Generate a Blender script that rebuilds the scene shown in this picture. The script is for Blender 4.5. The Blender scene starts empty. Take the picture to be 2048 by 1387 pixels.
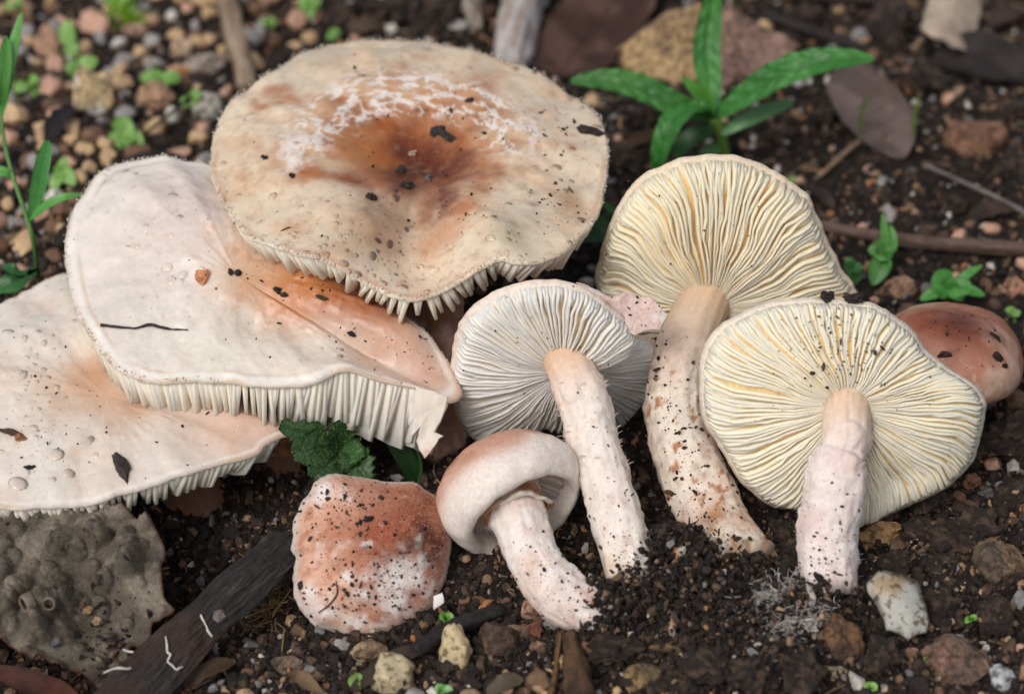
import bpy, bmesh, math
import numpy as np
from mathutils import Vector

# ------------------------------------------------------------------ camera, world, sun, exposure
# one Blender unit is one centimetre
scene = bpy.context.scene
scene.unit_settings.system = 'METRIC'
scene.unit_settings.scale_length = 0.01
PITCH, DIST, FPX = math.radians(38.0), 40.0, 4440.0      # look-down angle, distance to the aim point, focal length in photo pixels
CAM = np.array([0.0, -DIST*math.cos(PITCH), DIST*math.sin(PITCH)])
RT = np.array([1.0, 0.0, 0.0])
FW = np.array([0.0, math.cos(PITCH), -math.sin(PITCH)])
UP = np.array([0.0, math.sin(PITCH), math.cos(PITCH)])
cd = bpy.data.cameras.new('camera'); cam = bpy.data.objects.new('camera', cd); scene.collection.objects.link(cam)
cam.location = CAM; cam.rotation_euler = (math.pi/2-PITCH, 0, 0)
cd.sensor_width = 36; cd.lens = FPX/2048*36; cd.clip_start = 1.0; cd.clip_end = 2000
cd.dof.use_dof = True; cd.dof.focus_distance = 36.0; cd.dof.aperture_fstop = 0.15; cd.dof.aperture_blades = 0
scene.camera = cam

SUN_DIR = np.array([-0.40, -0.50, 0.77]); SUN_DIR = SUN_DIR/np.linalg.norm(SUN_DIR)
world = bpy.data.worlds.new('World'); scene.world = world; world.use_nodes = True
nt = world.node_tree; nt.nodes.clear()
wo = nt.nodes.new('ShaderNodeOutputWorld'); wb = nt.nodes.new('ShaderNodeBackground')
sky = nt.nodes.new('ShaderNodeTexSky'); sky.sky_type = 'NISHITA'; sky.sun_disc = False
sky.sun_elevation = math.asin(SUN_DIR[2]); sky.sun_rotation = math.atan2(SUN_DIR[0], SUN_DIR[1])
sky.air_density = 1.0; sky.dust_density = 4.0; sky.ozone_density = 1.0
hs = nt.nodes.new('ShaderNodeHueSaturation'); hs.inputs['Saturation'].default_value = 0.36
nt.links.new(sky.outputs[0], hs.inputs['Color']); nt.links.new(hs.outputs[0], wb.inputs[0])
wb.inputs[1].default_value = 0.15; nt.links.new(wb.outputs[0], wo.inputs[0])
sd = bpy.data.lights.new('sun', 'SUN'); sd.energy = 1.3; sd.angle = math.radians(22); sd.color = (1.0, 0.97, 0.92)
so = bpy.data.objects.new('sun', sd); scene.collection.objects.link(so); so.location = (-30, 10, 60)
so.rotation_euler = Vector(SUN_DIR).to_track_quat('Z', 'Y').to_euler()
scene.view_settings.view_transform = 'Standard'; scene.view_settings.look = 'None'
scene.view_settings.gamma = 1.0; scene.view_settings.use_curve_mapping = False
scene.view_settings.exposure = -0.3
scene.render.engine = 'CYCLES'
scene.cycles.use_denoising = True
scene.cycles.max_bounces = 8; scene.cycles.diffuse_bounces = 4; scene.cycles.transmission_bounces = 6
scene.cycles.transparent_max_bounces = 8

# ------------------------------------------------------------------ helpers
rng = np.random.default_rng(11)
COL = scene.collection
def nz(v):
    v = np.asarray(v, float); return v/np.maximum(np.linalg.norm(v, axis=-1, keepdims=True), 1e-9)
def U(px, py, d):                       # a point of the place seen at a photo pixel, d cm along the view axis
    return CAM + d*(FW + RT*((px-1024.0)/FPX) + UP*((693.5-py)/FPX))
def G(px, py, z=0.0):                   # where that sight line meets the height z
    r = FW + RT*((px-1024.0)/FPX) + UP*((693.5-py)/FPX)
    return CAM + r*((z-CAM[2])/r[2])
def proj(P):
    Q = np.asarray(P)-CAM; d = Q@FW
    return 1024+FPX*(Q@RT)/d, 693.5-FPX*(Q@UP)/d, d
def srgb(*c):
    c = np.array(c, float)/255.0
    return np.where(c <= 0.04045, c/12.92, ((c+0.055)/1.055)**2.4)
def sm(x, a=0.0, b=1.0):
    t = np.clip((np.asarray(x, float)-a)/(b-a), 0, 1); return t*t*(3-2*t)
def _hash(i, j, k, seed):
    n = (i*np.uint32(374761393)+j*np.uint32(668265263)+k*np.uint32(2246822519)+np.uint32((seed*3266489917+12345) & 0xffffffff))
    n = (n ^ (n >> np.uint32(13)))*np.uint32(1274126177)
    n = (n ^ (n >> np.uint32(16)))*np.uint32(2654435769)
    return ((n ^ (n >> np.uint32(15))) & np.uint32(0xffffff)).astype(np.float64)/8388607.5-1.0
def noise(P, seed=0):
    P = np.asarray(P, float); I = np.floor(P); f = P-I; f = f*f*(3-2*f)
    I = I.astype(np.int64).astype(np.uint32); o = np.uint32(1)
    x, y, z = I[..., 0], I[..., 1], I[..., 2]; fx, fy, fz = f[..., 0], f[..., 1], f[..., 2]
    def L(a, b, t): return a+(b-a)*t
    with np.errstate(over='ignore'):
        c = [_hash(x+o*np.uint32(a), y+o*np.uint32(b), z+o*np.uint32(d), seed) for d in (0, 1) for b in (0, 1) for a in (0, 1)]
    return L(L(L(c[0], c[1], fx), L(c[2], c[3], fx), fy), L(L(c[4], c[5], fx), L(c[6], c[7], fx), fy), fz)
def fbm(P, octv=4, seed=0, gain=0.5):
    P = np.asarray(P, float); a, s, t = 1.0, 0.0, 0.0
    for o in range(octv):
        s = s+a*noise(P, seed+o*17); t += a; a *= gain; P = P*2.07+3.1
    return s/t*1.6
def catmull(P, n, closed=False):
    P = np.asarray(P, float); m = len(P)
    if closed: Q = np.vstack([P[-1:], P, P[:2]]); segs = m
    else: Q = np.vstack([2*P[0]-P[1], P, 2*P[-1]-P[-2]]); segs = m-1
    L = np.array([np.linalg.norm(Q[i+2, :3]-Q[i+1, :3]) for i in range(segs)]); cum = np.concatenate([[0], np.cumsum(L)])
    u = np.linspace(0, cum[-1], n, endpoint=not closed)
    i = np.clip(np.searchsorted(cum, u, 'right')-1, 0, segs-1); t = ((u-cum[i])/np.maximum(L[i], 1e-9))[:, None]
    a, b, c, d = Q[i], Q[i+1], Q[i+2], Q[i+3]
    return 0.5*((2*b)+(c-a)*t+(2*a-5*b+4*c-d)*t*t+(3*b-a-3*c+d)*t**3)

def mesh_data(name, V, faces, smooth=True, col=None, attrs=None):
    """faces: one or several (n,3)/(n,4) index arrays"""
    if isinstance(faces, np.ndarray): faces = [faces]
    me = bpy.data.meshes.new(name); V = np.asarray(V, np.float32)
    me.vertices.add(len(V)); me.vertices.foreach_set('co', V.ravel())
    idx = np.concatenate([np.asarray(f).ravel() for f in faces]).astype(np.int32)
    tot = np.concatenate([np.full(len(f), f.shape[1], np.int32) for f in faces])
    st = np.concatenate([[0], np.cumsum(tot)[:-1]]).astype(np.int32)
    me.loops.add(len(idx)); me.loops.foreach_set('vertex_index', idx)
    me.polygons.add(len(tot)); me.polygons.foreach_set('loop_start', st); me.polygons.foreach_set('loop_total', tot)
    me.polygons.foreach_set('use_smooth', np.full(len(tot), bool(smooth)))
    if col is not None:
        c = np.ones((len(V), 4), np.float32); c[:, :3] = np.clip(col, 0, 1)
        me.attributes.new('Col', 'FLOAT_COLOR', 'POINT').data.foreach_set('color', c.ravel())
    for k, v in (attrs or {}).items():
        me.attributes.new(k, 'FLOAT', 'POINT').data.foreach_set('value', np.asarray(v, np.float32).ravel())
    me.update(); me.validate(clean_customdata=False)
    return me
def link(name, me, mat, parent=None):
    o = bpy.data.objects.new(name, me); COL.objects.link(o)
    if mat is not None and len(me.materials) == 0: me.materials.append(mat)
    if parent is not None: o.parent = parent
    return o
def tag(o, label, cat, group=None, kind=None):
    if label: o['label'] = label
    if cat: o['category'] = cat
    if group: o['group'] = group
    if kind: o['kind'] = kind
    return o
ORIG = {}
def thing(name, label, cat, loc, group=None):
    o = bpy.data.objects.new(name, None); COL.objects.link(o); o.location = loc
    o.empty_display_size = 0.3; ORIG[o.name] = np.asarray(loc, float)
    return tag(o, label, cat, group)
def part(name, V, F, mat, root, parent=None, **kw):      # world-space verts, stored relative to the thing's base
    me = mesh_data(name, np.asarray(V)-ORIG[root.name], F, **kw)
    return link(name, me, mat, parent or root)
def solo(name, V, F, mat, label, cat, group=None, kind=None, **kw):   # a thing that is one mesh, origin at its base
    V = np.asarray(V); b = np.array([*(V.min(0)+V.max(0))[:2]/2, V[:, 2].min()])
    o = link(name, mesh_data(name, V-b, F, **kw), mat); o.location = b
    return tag(o, label, cat, group, kind)
def grid_faces(m, n, closed=True):
    i = np.arange(m-1)[:, None]; k = np.arange(n if closed else n-1)[None, :]; k2 = (k+1) % n
    return np.stack([i*n+k, i*n+k2, (i+1)*n+k2, (i+1)*n+k], -1).reshape(-1, 4)
def sample(g, s, k):
    m, n = g.shape[:2]; x = np.clip(s, 0, 1)*(m-1); i = np.minimum(x.astype(int), m-2); a = (x-i)[:, None]
    k = np.mod(k, n); j = np.floor(k).astype(int) % n; b = (k-np.floor(k))[:, None]; j2 = (j+1) % n
    return (g[i, j]*(1-b)+g[i, j2]*b)*(1-a)+(g[i+1, j]*(1-b)+g[i+1, j2]*b)*a
def grid_normals(g, ref):
    ds = np.gradient(g, axis=0); dk = np.roll(g, -1, 1)-np.roll(g, 1, 1)
    n = np.cross(ds, dk); n[0] = n[1].mean(0); n = nz(n)
    if (n[len(n)//2].mean(0)@ref) < 0: n = -n
    return n
class Surf:                                # lookup of points on a built surface
    def __init__(s, P, N):
        s.P = P.reshape(-1, 3); s.N = N.reshape(-1, 3); s.x, s.y, s.d = proj(s.P)
        s.front = (s.N*(CAM-s.P)).sum(1) > 0
    def at(s, px, py):
        r = (s.x-px)**2+(s.y-py)**2+np.where(s.front, 0, 1e5)
        c = np.where(r < max(r.min()*2, 36))[0]; i = c[np.argmin(s.d[c])]
        return s.P[i], s.N[i]
    def look(s, px, py, tol=12):        # binned lookup for many queries
        if not hasattr(s, 'bins'):
            s.bins = {}; i = np.where(s.front)[0]; key = (s.x[i]//16).astype(int)*10000+(s.y[i]//16).astype(int); o = np.argsort(key, kind='stable'); ks, st = np.unique(key[o], return_index=True)
            for k_, a, b in zip(ks, st, np.append(st[1:], len(o))): s.bins[int(k_)] = i[o[a:b]]
        bx, by = int(px//16), int(py//16); c = [s.bins[k] for k in ((bx+a)*10000+by+b for a in (-1, 0, 1) for b in (-1, 0, 1)) if k in s.bins]
        if not c: return None
        c = np.concatenate(c); r = (s.x[c]-px)**2+(s.y[c]-py)**2
        if r.min() > tol*tol: return None
        q = np.where(r < max(r.min()*2, 20))[0]; j = c[q[np.argmin(s.d[c[q]])]]
        return s.P[j], s.N[j]
    def hit(s, px, py, tol=12):
        return ((s.x-px)**2+(s.y-py)**2).min() < tol*tol

# ------------------------------------------------------------------ materials (all procedural)
def node_mat(name):
    m = bpy.data.materials.new(name); m.use_nodes = True; t = m.node_tree
    return m, t, t.nodes['Principled BSDF']
def mat_attr(name, rough=0.6, spec=0.4, sss=0.0, rad=(0.2, 0.12, 0.08), var=0.25, vscale=6.0, bump=0.3, bscale=14.0, bdist=0.05, base=None,
             coat=0.0, trans=0.0, hue=None, var2=None, tl=0.0):
    m, t, b = node_mat(name); N, L = t.nodes, t.links
    tc = N.new('ShaderNodeTexCoord')
    if base is None:
        a = N.new('ShaderNodeAttribute'); a.attribute_name = 'Col'; src = a.outputs['Color']
    else:
        r = N.new('ShaderNodeRGB'); r.outputs[0].default_value = (*base, 1); src = r.outputs[0]
    n1 = N.new('ShaderNodeTexNoise'); n1.inputs['Scale'].default_value = vscale; n1.inputs['Detail'].default_value = 6; n1.inputs['Roughness'].default_value = 0.65
    L.new(tc.outputs['Object'], n1.inputs['Vector'])
    mr = N.new('ShaderNodeMapRange'); mr.inputs['From Min'].default_value = 0.3; mr.inputs['From Max'].default_value = 0.7
    mr.inputs['To Min'].default_value = 1-var; mr.inputs['To Max'].default_value = 1+var*0.8
    L.new(n1.outputs['Fac'], mr.inputs['Value'])
    mx = N.new('ShaderNodeVectorMath'); mx.operation = 'SCALE'; L.new(src, mx.inputs[0]); L.new(mr.outputs[0], mx.inputs['Scale'])
    out = mx.outputs[0]
    if var2 is not None:          # (scale, threshold lo, hi, colour, strength): flecks of a second colour
        n2 = N.new('ShaderNodeTexNoise'); n2.inputs['Scale'].default_value = var2[0]; n2.inputs['Detail'].default_value = 4
        L.new(tc.outputs['Object'], n2.inputs['Vector'])
        m2 = N.new('ShaderNodeMapRange'); m2.interpolation_type = 'SMOOTHSTEP'
        m2.inputs['From Min'].default_value = var2[1]; m2.inputs['From Max'].default_value = var2[2]; m2.inputs['To Max'].default_value = var2[4]
        L.new(n2.outputs['Fac'], m2.inputs['Value'])
        mi = N.new('ShaderNodeMix'); mi.data_type = 'RGBA'; L.new(m2.outputs[0], mi.inputs['Factor']); L.new(out, mi.inputs['A'])
        mi.inputs['B'].default_value = (*var2[3], 1); out = mi.outputs['Result']
    L.new(out, b.inputs['Base Color'])
    b.inputs['Roughness'].default_value = rough; b.inputs['Specular IOR Level'].default_value = spec
    b.inputs['Coat Weight'].default_value = coat; b.inputs['Coat Roughness'].default_value = 0.15
    if sss:
        b.inputs['Subsurface Weight'].default_value = sss; b.inputs['Subsurface Radius'].default_value = rad; b.inputs['Subsurface Scale'].default_value = 1.0
    if trans: b.inputs['Transmission Weight'].default_value = trans; b.inputs['IOR'].default_value = 1.4
    if bump:
        n3 = N.new('ShaderNodeTexNoise'); n3.inputs['Scale'].default_value = bscale; n3.inputs['Detail'].default_value = 5; n3.inputs['Roughness'].default_value = 0.6
        L.new(tc.outputs['Object'], n3.inputs['Vector'])
        bp = N.new('ShaderNodeBump'); bp.inputs['Strength'].default_value = bump; bp.inputs['Distance'].default_value = bdist
        L.new(n3.outputs['Fac'], bp.inputs['Height']); L.new(bp.outputs[0], b.inputs['Normal'])
    if tl:
        tr = N.new('ShaderNodeBsdfTranslucent'); L.new(out, tr.inputs['Color']); ms = N.new('ShaderNodeMixShader'); ms.inputs[0].default_value = tl
        L.new(b.outputs[0], ms.inputs[1]); L.new(tr.outputs[0], ms.inputs[2]); L.new(ms.outputs[0], N['Material Output'].inputs['Surface'])
    return m
MAT = {}
MAT['cap'] = mat_attr('mushroom_cap_skin', rough=0.42, spec=0.45, sss=0.25, var=0.07, vscale=9, bump=0.4, bscale=20, bdist=0.02, coat=0.2)
MAT['capdry'] = mat_attr('scurfy_cap_skin', rough=0.6, spec=0.3, sss=0.2, var=0.16, vscale=16, bump=0.6, bscale=30, bdist=0.03)
MAT['gill'] = mat_attr('gill_flesh', rough=0.6, spec=0.3, sss=0.5, rad=(0.16, 0.13, 0.09), var=0.06, vscale=8, bump=0.15, bscale=20, bdist=0.01)
MAT['stem'] = mat_attr('stem_flesh', rough=0.7, spec=0.25, sss=0.25, rad=(0.15, 0.1, 0.07), var=0.1, vscale=12, bump=0.5, bscale=26, bdist=0.03)
MAT['soil'] = mat_attr('soil', rough=0.85, spec=0.3, var=0.45, vscale=7, bump=0.9, bscale=16, bdist=0.1)
MAT['crumb'] = mat_attr('soil_crumb', rough=0.75, spec=0.4, var=0.35, vscale=9, bump=0.7, bscale=24, bdist=0.05)
MAT['speck'] = mat_attr('black_soil_speck', rough=0.6, spec=0.4, var=0.4, vscale=20, bump=0.4, bscale=40, bdist=0.02)
MAT['stone'] = mat_attr('stone', rough=0.5, spec=0.5, var=0.5, vscale=6, bump=0.9, bscale=18, bdist=0.08, var2=(10, 0.48, 0.62, srgb(56, 43, 34), 0.75))
MAT['leaf'] = mat_attr('green_leaf', rough=0.42, spec=0.5, sss=0.0, var=0.18, vscale=7, bump=0.15, bscale=18, bdist=0.02, tl=0.25)
MAT['dead'] = mat_attr('dead_leaf', rough=0.7, spec=0.3, var=0.25, vscale=5, bump=0.4, bscale=12, bdist=0.04)
MAT['wood'] = mat_attr('dry_wood', rough=0.75, spec=0.3, var=0.3, vscale=6, bump=0.6, bscale=14, bdist=0.05)
MAT['flake'] = mat_attr('woolly_scale', rough=0.8, spec=0.15, var=0.08, vscale=12, bump=0.0, tl=0.35)
MAT['thread'] = mat_attr('root_thread', rough=0.7, spec=0.2, var=0.15, vscale=10, bump=0.0)
def water_mat():      # clear drops: Fresnel mirror over a clear body
    m, t, b = node_mat('water'); N, L = t.nodes, t.links; N.remove(b)
    tr = N.new('ShaderNodeBsdfTransparent'); gl = N.new('ShaderNodeBsdfGlossy'); gl.inputs['Roughness'].default_value = 0.08
    fr = N.new('ShaderNodeFresnel'); fr.inputs['IOR'].default_value = 1.45; ms = N.new('ShaderNodeMixShader')
    L.new(fr.outputs[0], ms.inputs[0]); L.new(tr.outputs[0], ms.inputs[1]); L.new(gl.outputs[0], ms.inputs[2]); L.new(ms.outputs[0], N['Material Output'].inputs['Surface'])
    return m
MAT['water'] = water_mat()

# ------------------------------------------------------------------ small shapes
def ico(sub):
    bm = bmesh.new(); bmesh.ops.create_icosphere(bm, subdivisions=sub, radius=1.0)
    V = np.array([v.co[:] for v in bm.verts]); F = np.array([[v.index for v in f.verts] for f in bm.faces]); bm.free()
    return V, F
ICO1, ICO2, ICO3, ICO4 = ico(1), ico(2), ico(3), ico(4)
def rand_rot(n, r=None):
    r = r or rng; q = nz(r.normal(size=(n, 4))); w, x, y, z = q.T
    return np.stack([1-2*(y*y+z*z), 2*(x*y-z*w), 2*(x*z+y*w), 2*(x*y+z*w), 1-2*(x*x+z*z), 2*(y*z-x*w), 2*(x*z-y*w), 2*(y*z+x*w), 1-2*(x*x+y*y)], 1).reshape(n, 3, 3)
def rock_shape(seed, base=ICO2, cuts=9, rough=0.12, freq=1.6):
    r = np.random.default_rng(seed); V, F = base; V = V.copy()
    for _ in range(cuts):
        n = nz(r.normal(size=3)); d = r.uniform(0.55, 0.88); h = V@n-d
        V -= np.where(h > 0, h, 0)[:, None]*n
    V = V*(1+rough*fbm(V*freq+seed*3.7, 3, seed))[:, None]
    return V, F
CRUMBS = [rock_shape(900+i, ICO1, cuts=3, rough=0.35, freq=1.5) for i in range(8)]
OCT = (np.array([[1, 0, 0], [-1, 0, 0], [0, 1, 0], [0, -1, 0], [0, 0, 1], [0, 0, -1]], float), np.array([[0, 2, 4], [2, 1, 4], [1, 3, 4], [3, 0, 4], [2, 0, 5], [1, 2, 5], [3, 1, 5], [0, 3, 5]]))
GRAINS = [(OCT[0]*np.random.default_rng(40+i).uniform(.65, 1.35, (6, 1)), OCT[1]) for i in range(8)]
def crumbs(pos, size, col, cut=.03):       # larger crumbs get rounder shapes
    b = np.asarray(size).max(1) > cut; A = batch(pos[b], size[b], col[b]); B = batch(pos[~b], size[~b], col[~b], GRAINS)
    return np.vstack([A[0], B[0]]), np.vstack([A[1], B[1]+len(A[0])]), np.vstack([A[2], B[2]])
def batch(pos, size, col, shapes=CRUMBS, squash=None, rot=None):
    n = len(pos); size = np.asarray(size); size = size[:, None]*np.ones((1, 3)) if size.ndim == 1 else size
    R = rand_rot(n) if rot is None else rot; which = rng.integers(0, len(shapes), n); Vs, Fs, Cs = [], [], []; off = 0
    for w in range(len(shapes)):
        ii = np.where(which == w)[0]
        if not len(ii): continue
        v, f = shapes[w]
        W = np.einsum('nij,nvj->nvi', R[ii], v[None]*size[ii][:, None, :])+pos[ii][:, None, :]
        Vs.append(W.reshape(-1, 3)); Fs.append((f[None]+(np.arange(len(ii))*len(v))[:, None, None]+off).reshape(-1, f.shape[1]))
        Cs.append(np.repeat(col[ii], len(v), 0)); off += len(ii)*len(v)
    return np.vstack(Vs), np.vstack(Fs), np.vstack(Cs)
PAL = np.array([srgb(34, 27, 24), srgb(48, 38, 32), srgb(66, 52, 43), srgb(92, 72, 57), srgb(125, 98, 75), srgb(165, 135, 105), srgb(172, 118, 78), srgb(128, 124, 122), srgb(196, 188, 178)])
def pal(n, p=(.32, .27, .17, .10, .05, .03, .015, .03, .015)):
    p = np.array(p)/sum(p); c = PAL[rng.choice(len(PAL), n, p=p)]
    return c*rng.uniform(0.75, 1.25, (n, 1))
def frames(P):
    T = nz(np.gradient(P, axis=0)); a = np.array([0, 0, 1.0]) if abs(T[0, 2]) < 0.9 else np.array([0, 1.0, 0])
    X = np.zeros_like(P); x = nz(np.cross(a, T[0]))
    for i in range(len(P)):
        x = nz(x-T[i]*(x@T[i])); X[i] = x
    return T, X, np.cross(T, X)
def tube(path, radii, nu=60, nv=24, disp=None, cap=True, flat=1.0):
    """path (m,3) control points, radii (m,). returns V,F,(u,v grids),(P grid,N grid)"""
    C = catmull(np.column_stack([np.asarray(path, float), np.asarray(radii, float)]), nu); P, r = C[:, :3], np.maximum(C[:, 3], 0.002)
    T, X, Y = frames(P); a = np.linspace(0, 2*np.pi, nv, endpoint=False)
    D = X[:, None]*np.cos(a)[None, :, None]+Y[:, None]*np.sin(a)[None, :, None]*flat
    g = P[:, None]+D*r[:, None, None]
    u = np.repeat(np.linspace(0, 1, nu)[:, None], nv, 1); th = np.repeat(a[None], nu, 0)
    if disp is not None: g = g+D*disp(g, u, th)[..., None]
    V = g.reshape(-1, 3); F = [grid_faces(nu, nv)]
    if cap:
        V = np.vstack([V, P[0], P[-1]]); k = np.arange(nv); k2 = (k+1) % nv; n0 = nu*nv
        F += [np.stack([k2, k, np.full(nv, n0)], 1), np.stack([k+(nu-1)*nv, k2+(nu-1)*nv, np.full(nv, n0+1)], 1)]
    return V, F, (u, th), (g, nz(D))
def ext(c, n=2):       # colours of a tube grid plus its two cap points
    c = c.reshape(-1, 3); return np.vstack([c, c[:1], c[-1:]])
# ------------------------------------------------------------------ the ground
MOUNDS = []     # (x, y, radius, height)
for px, py, r, h in [(1340, 1150, 0.85, 0.50), (1480, 1200, 0.9, 0.35), (1660, 1190, 0.7, 0.28), (1250, 1230, 0.6, 0.30), (1560, 1300, 1.1, 0.25),
                     (1420, 1290, 0.9, 0.22), (1960, 1060, 1.2, 0.30), (1240, 960, 1.0, 0.1), (450, 1130, 1.6, -0.75), (700, 900, 1.5, -0.5),
                     (900, 60, 2.2, 0.5), (1500, 430, 1.5, -0.2), (120, 300, 2.5, 0.15), (1850, 250, 2.5, 0.2), (300, 960, 2.0, -0.45), (120, 1280, 1.8, -0.55), (1560, 1040, 1.0, -0.25), (1780, 1000, 0.9, -0.2)]:
    p = G(px, py); MOUNDS.append((p[0], p[1], r, h))
def gz(x, y, fine=True):
    x = np.asarray(x, float); y = np.asarray(y, float); P = np.stack([x, y, np.zeros_like(x)], -1)
    z = 0.22*fbm(P*0.28, 2, 3)+0.10*fbm(P*1.1, 3, 5)
    if fine: z = z+0.05*fbm(P*4.5, 3, 9)+0.02*fbm(P*17, 2, 12)
    for mx, my, r, h in MOUNDS: z = z+h*np.exp(-((x-mx)**2+(y-my)**2)/(r*r))
    return z-0.05
def GG(px, py, lift=0.0):      # ground point under a photo pixel
    p = G(px, py)
    for _ in range(4): p = G(px, py, float(gz(p[0], p[1], False))+lift)
    return p
def GGv(px, py):               # the same for arrays
    r = FW[None]+RT[None]*((px-1024.0)/FPX)[:, None]+UP[None]*((693.5-py)/FPX)[:, None]; z = np.zeros(len(px))
    for _ in range(4):
        P = CAM[None]+r*((z-CAM[2])/r[:, 2])[:, None]; z = gz(P[:, 0], P[:, 1], False)
    return P
def axis(a, b, step, far):
    core = np.arange(a, b+1e-6, step); g = step*1.35**np.arange(1, 60); w = np.cumsum(g); w = w[w < far]
    return np.concatenate([(a-w)[::-1], core, b+w])
gx, gy = axis(-12.5, 12.5, 0.075, 400), axis(-10.5, 17, 0.075, 600)
XX, YY = np.meshgrid(gx, gy); ZZ = gz(XX, YY)
V = np.stack([XX, YY, ZZ], -1).reshape(-1, 3)
c = fbm(V*1.3, 3, 21); c2 = fbm(V*6.0, 2, 25)
gc = srgb(36, 29, 25)[None]*(1+0.5*c[:, None])+np.clip(c2, 0, 1)[:, None]*srgb(70, 56, 45)*0.5
o = link('ground', mesh_data('ground', V, grid_faces(len(gy), len(gx), closed=False), col=gc), MAT['soil']); o['kind'] = 'structure'
tag(o, 'dark crumbly forest soil under the mushrooms', 'soil')

def ground_scatter(n, box=(-40, 2090, -30, 1420)):
    px = rng.uniform(box[0], box[1], n); py = rng.uniform(box[2], box[3], n)
    r = FW[None]+RT[None]*((px-1024.0)/FPX)[:, None]+UP[None]*((693.5-py)/FPX)[:, None]
    P = CAM[None]-r*(CAM[2]/r[:, 2])[:, None]; P = P+rng.normal(0, 0.15, P.shape)
    P[:, 2] = gz(P[:, 0], P[:, 1]); return P, px, py
# loose soil: nobody could count it. spread evenly over the ground itself
def even_scatter(n):
    x = rng.uniform(-12.5, 12.5, n); y = rng.uniform(-10, 16.5, n); keep = np.abs(x) < 9.9*(1+(y+2)/31)
    x, y = x[keep], y[keep]; return np.stack([x, y, gz(x, y)], 1)
P = even_scatter(42000); Q = ground_scatter(17000, (-40, 2090, 880, 1420))[0]; P = np.vstack([P, Q])
s = np.clip(np.exp(rng.normal(math.log(0.032), 0.5, len(P))), 0.012, 0.12); P[:, 2] += s*0.35
V, F, C = crumbs(P, s[:, None]*np.exp(rng.normal(0, .38, (len(P), 3))), pal(len(P)), .042)
solo('soil_crumbs', V, F, MAT['crumb'], 'loose dark brown soil crumbs covering the ground', 'soil', kind='stuff', col=C, smooth=False)
P = even_scatter(3600); s = np.clip(np.exp(rng.normal(math.log(0.08), 0.4, len(P))), 0.05, 0.2); P[:, 2] += s*0.25
ROCKS_S = [rock_shape(50+i, ICO2, cuts=9, rough=0.10) for i in range(8)]
V, F, C = batch(P, s[:, None]*rng.uniform(0.65, 1.3, (len(P), 3)), pal(len(P), (.16, .20, .20, .16, .10, .07, .03, .06, .02)), ROCKS_S)
solo('fine_gravel', V, F, MAT['crumb'], 'fine brown and tan gravel mixed into the soil', 'gravel', kind='stuff', col=C, smooth=False)
P = even_scatter(6000); P = P[P[:, 1] > 1.0]; s = rng.uniform(.03, .085, len(P)); P[:, 2] += s*.4
V, F, C = batch(P, s[:, None]*np.exp(rng.normal(0, .3, (len(P), 3))), pal(len(P), (.06, .12, .16, .2, .18, .12, .07, .07, .03)))
solo('coarse_sand', V, F, MAT['crumb'], 'coarse tan and rusty sand on the ground behind the mushrooms', 'sand', kind='stuff', col=C, smooth=False)
# fine dead fibres and needles in the soil
def fibres(n, lo, hi, rad, cols, src):
    Vs, Fs, Cs = [], [], []; off = 0
    for i in range(n):
        p = src[i]; L = rng.uniform(lo, hi); a = rng.uniform(0, 2*np.pi); d = np.array([math.cos(a), math.sin(a), rng.normal(0, 0.25)])
        k = 5; t = np.linspace(-.5, .5, k)[:, None]; side = np.cross(d, [0, 0, 1.0])
        path = p+d*t*L+side*(t*t*4-0.5)*rng.normal(0, 0.12)*L+np.array([0, 0, 0.04])
        v, f, _, _ = tube(path, np.full(k, rad*rng.uniform(.6, 1.5)), 7, 4, cap=False); f = f[0]
        Vs.append(v); Fs.append(f+off); Cs.append(np.repeat((cols[rng.integers(len(cols))]*rng.uniform(.6, 1.2))[None], len(v), 0)); off += len(v)
    return np.vstack(Vs), np.vstack(Fs), np.vstack(Cs)
V, F, C = fibres(420, 0.25, 1.3, 0.014, [srgb(70, 52, 40), srgb(110, 85, 62), srgb(45, 36, 32), srgb(150, 122, 92)], even_scatter(700))
solo('dead_plant_fibres', V, F, MAT['thread'], 'thin brown dead fibres and rootlets strewn over the soil', 'plant litter', kind='stuff', col=C)
# ------------------------------------------------------------------ mushrooms
def stain(col, P, c, r, color, strength, warp=0.3, seed=1, freq=2.0, power=2.0, an=(1, 1, 1)):
    d = np.linalg.norm((P-c)*np.array(an), axis=-1)/r
    d = d*(1+warp*fbm(P*freq, 4, seed))
    w = strength*np.exp(-np.maximum(d, 0)**power)
    return col+(np.asarray(color)-col)*np.clip(w, 0, 1)[..., None]
def blend(col, color, w):
    return col+(np.asarray(color)-col)*np.clip(w, 0, 1)[..., None]

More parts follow.
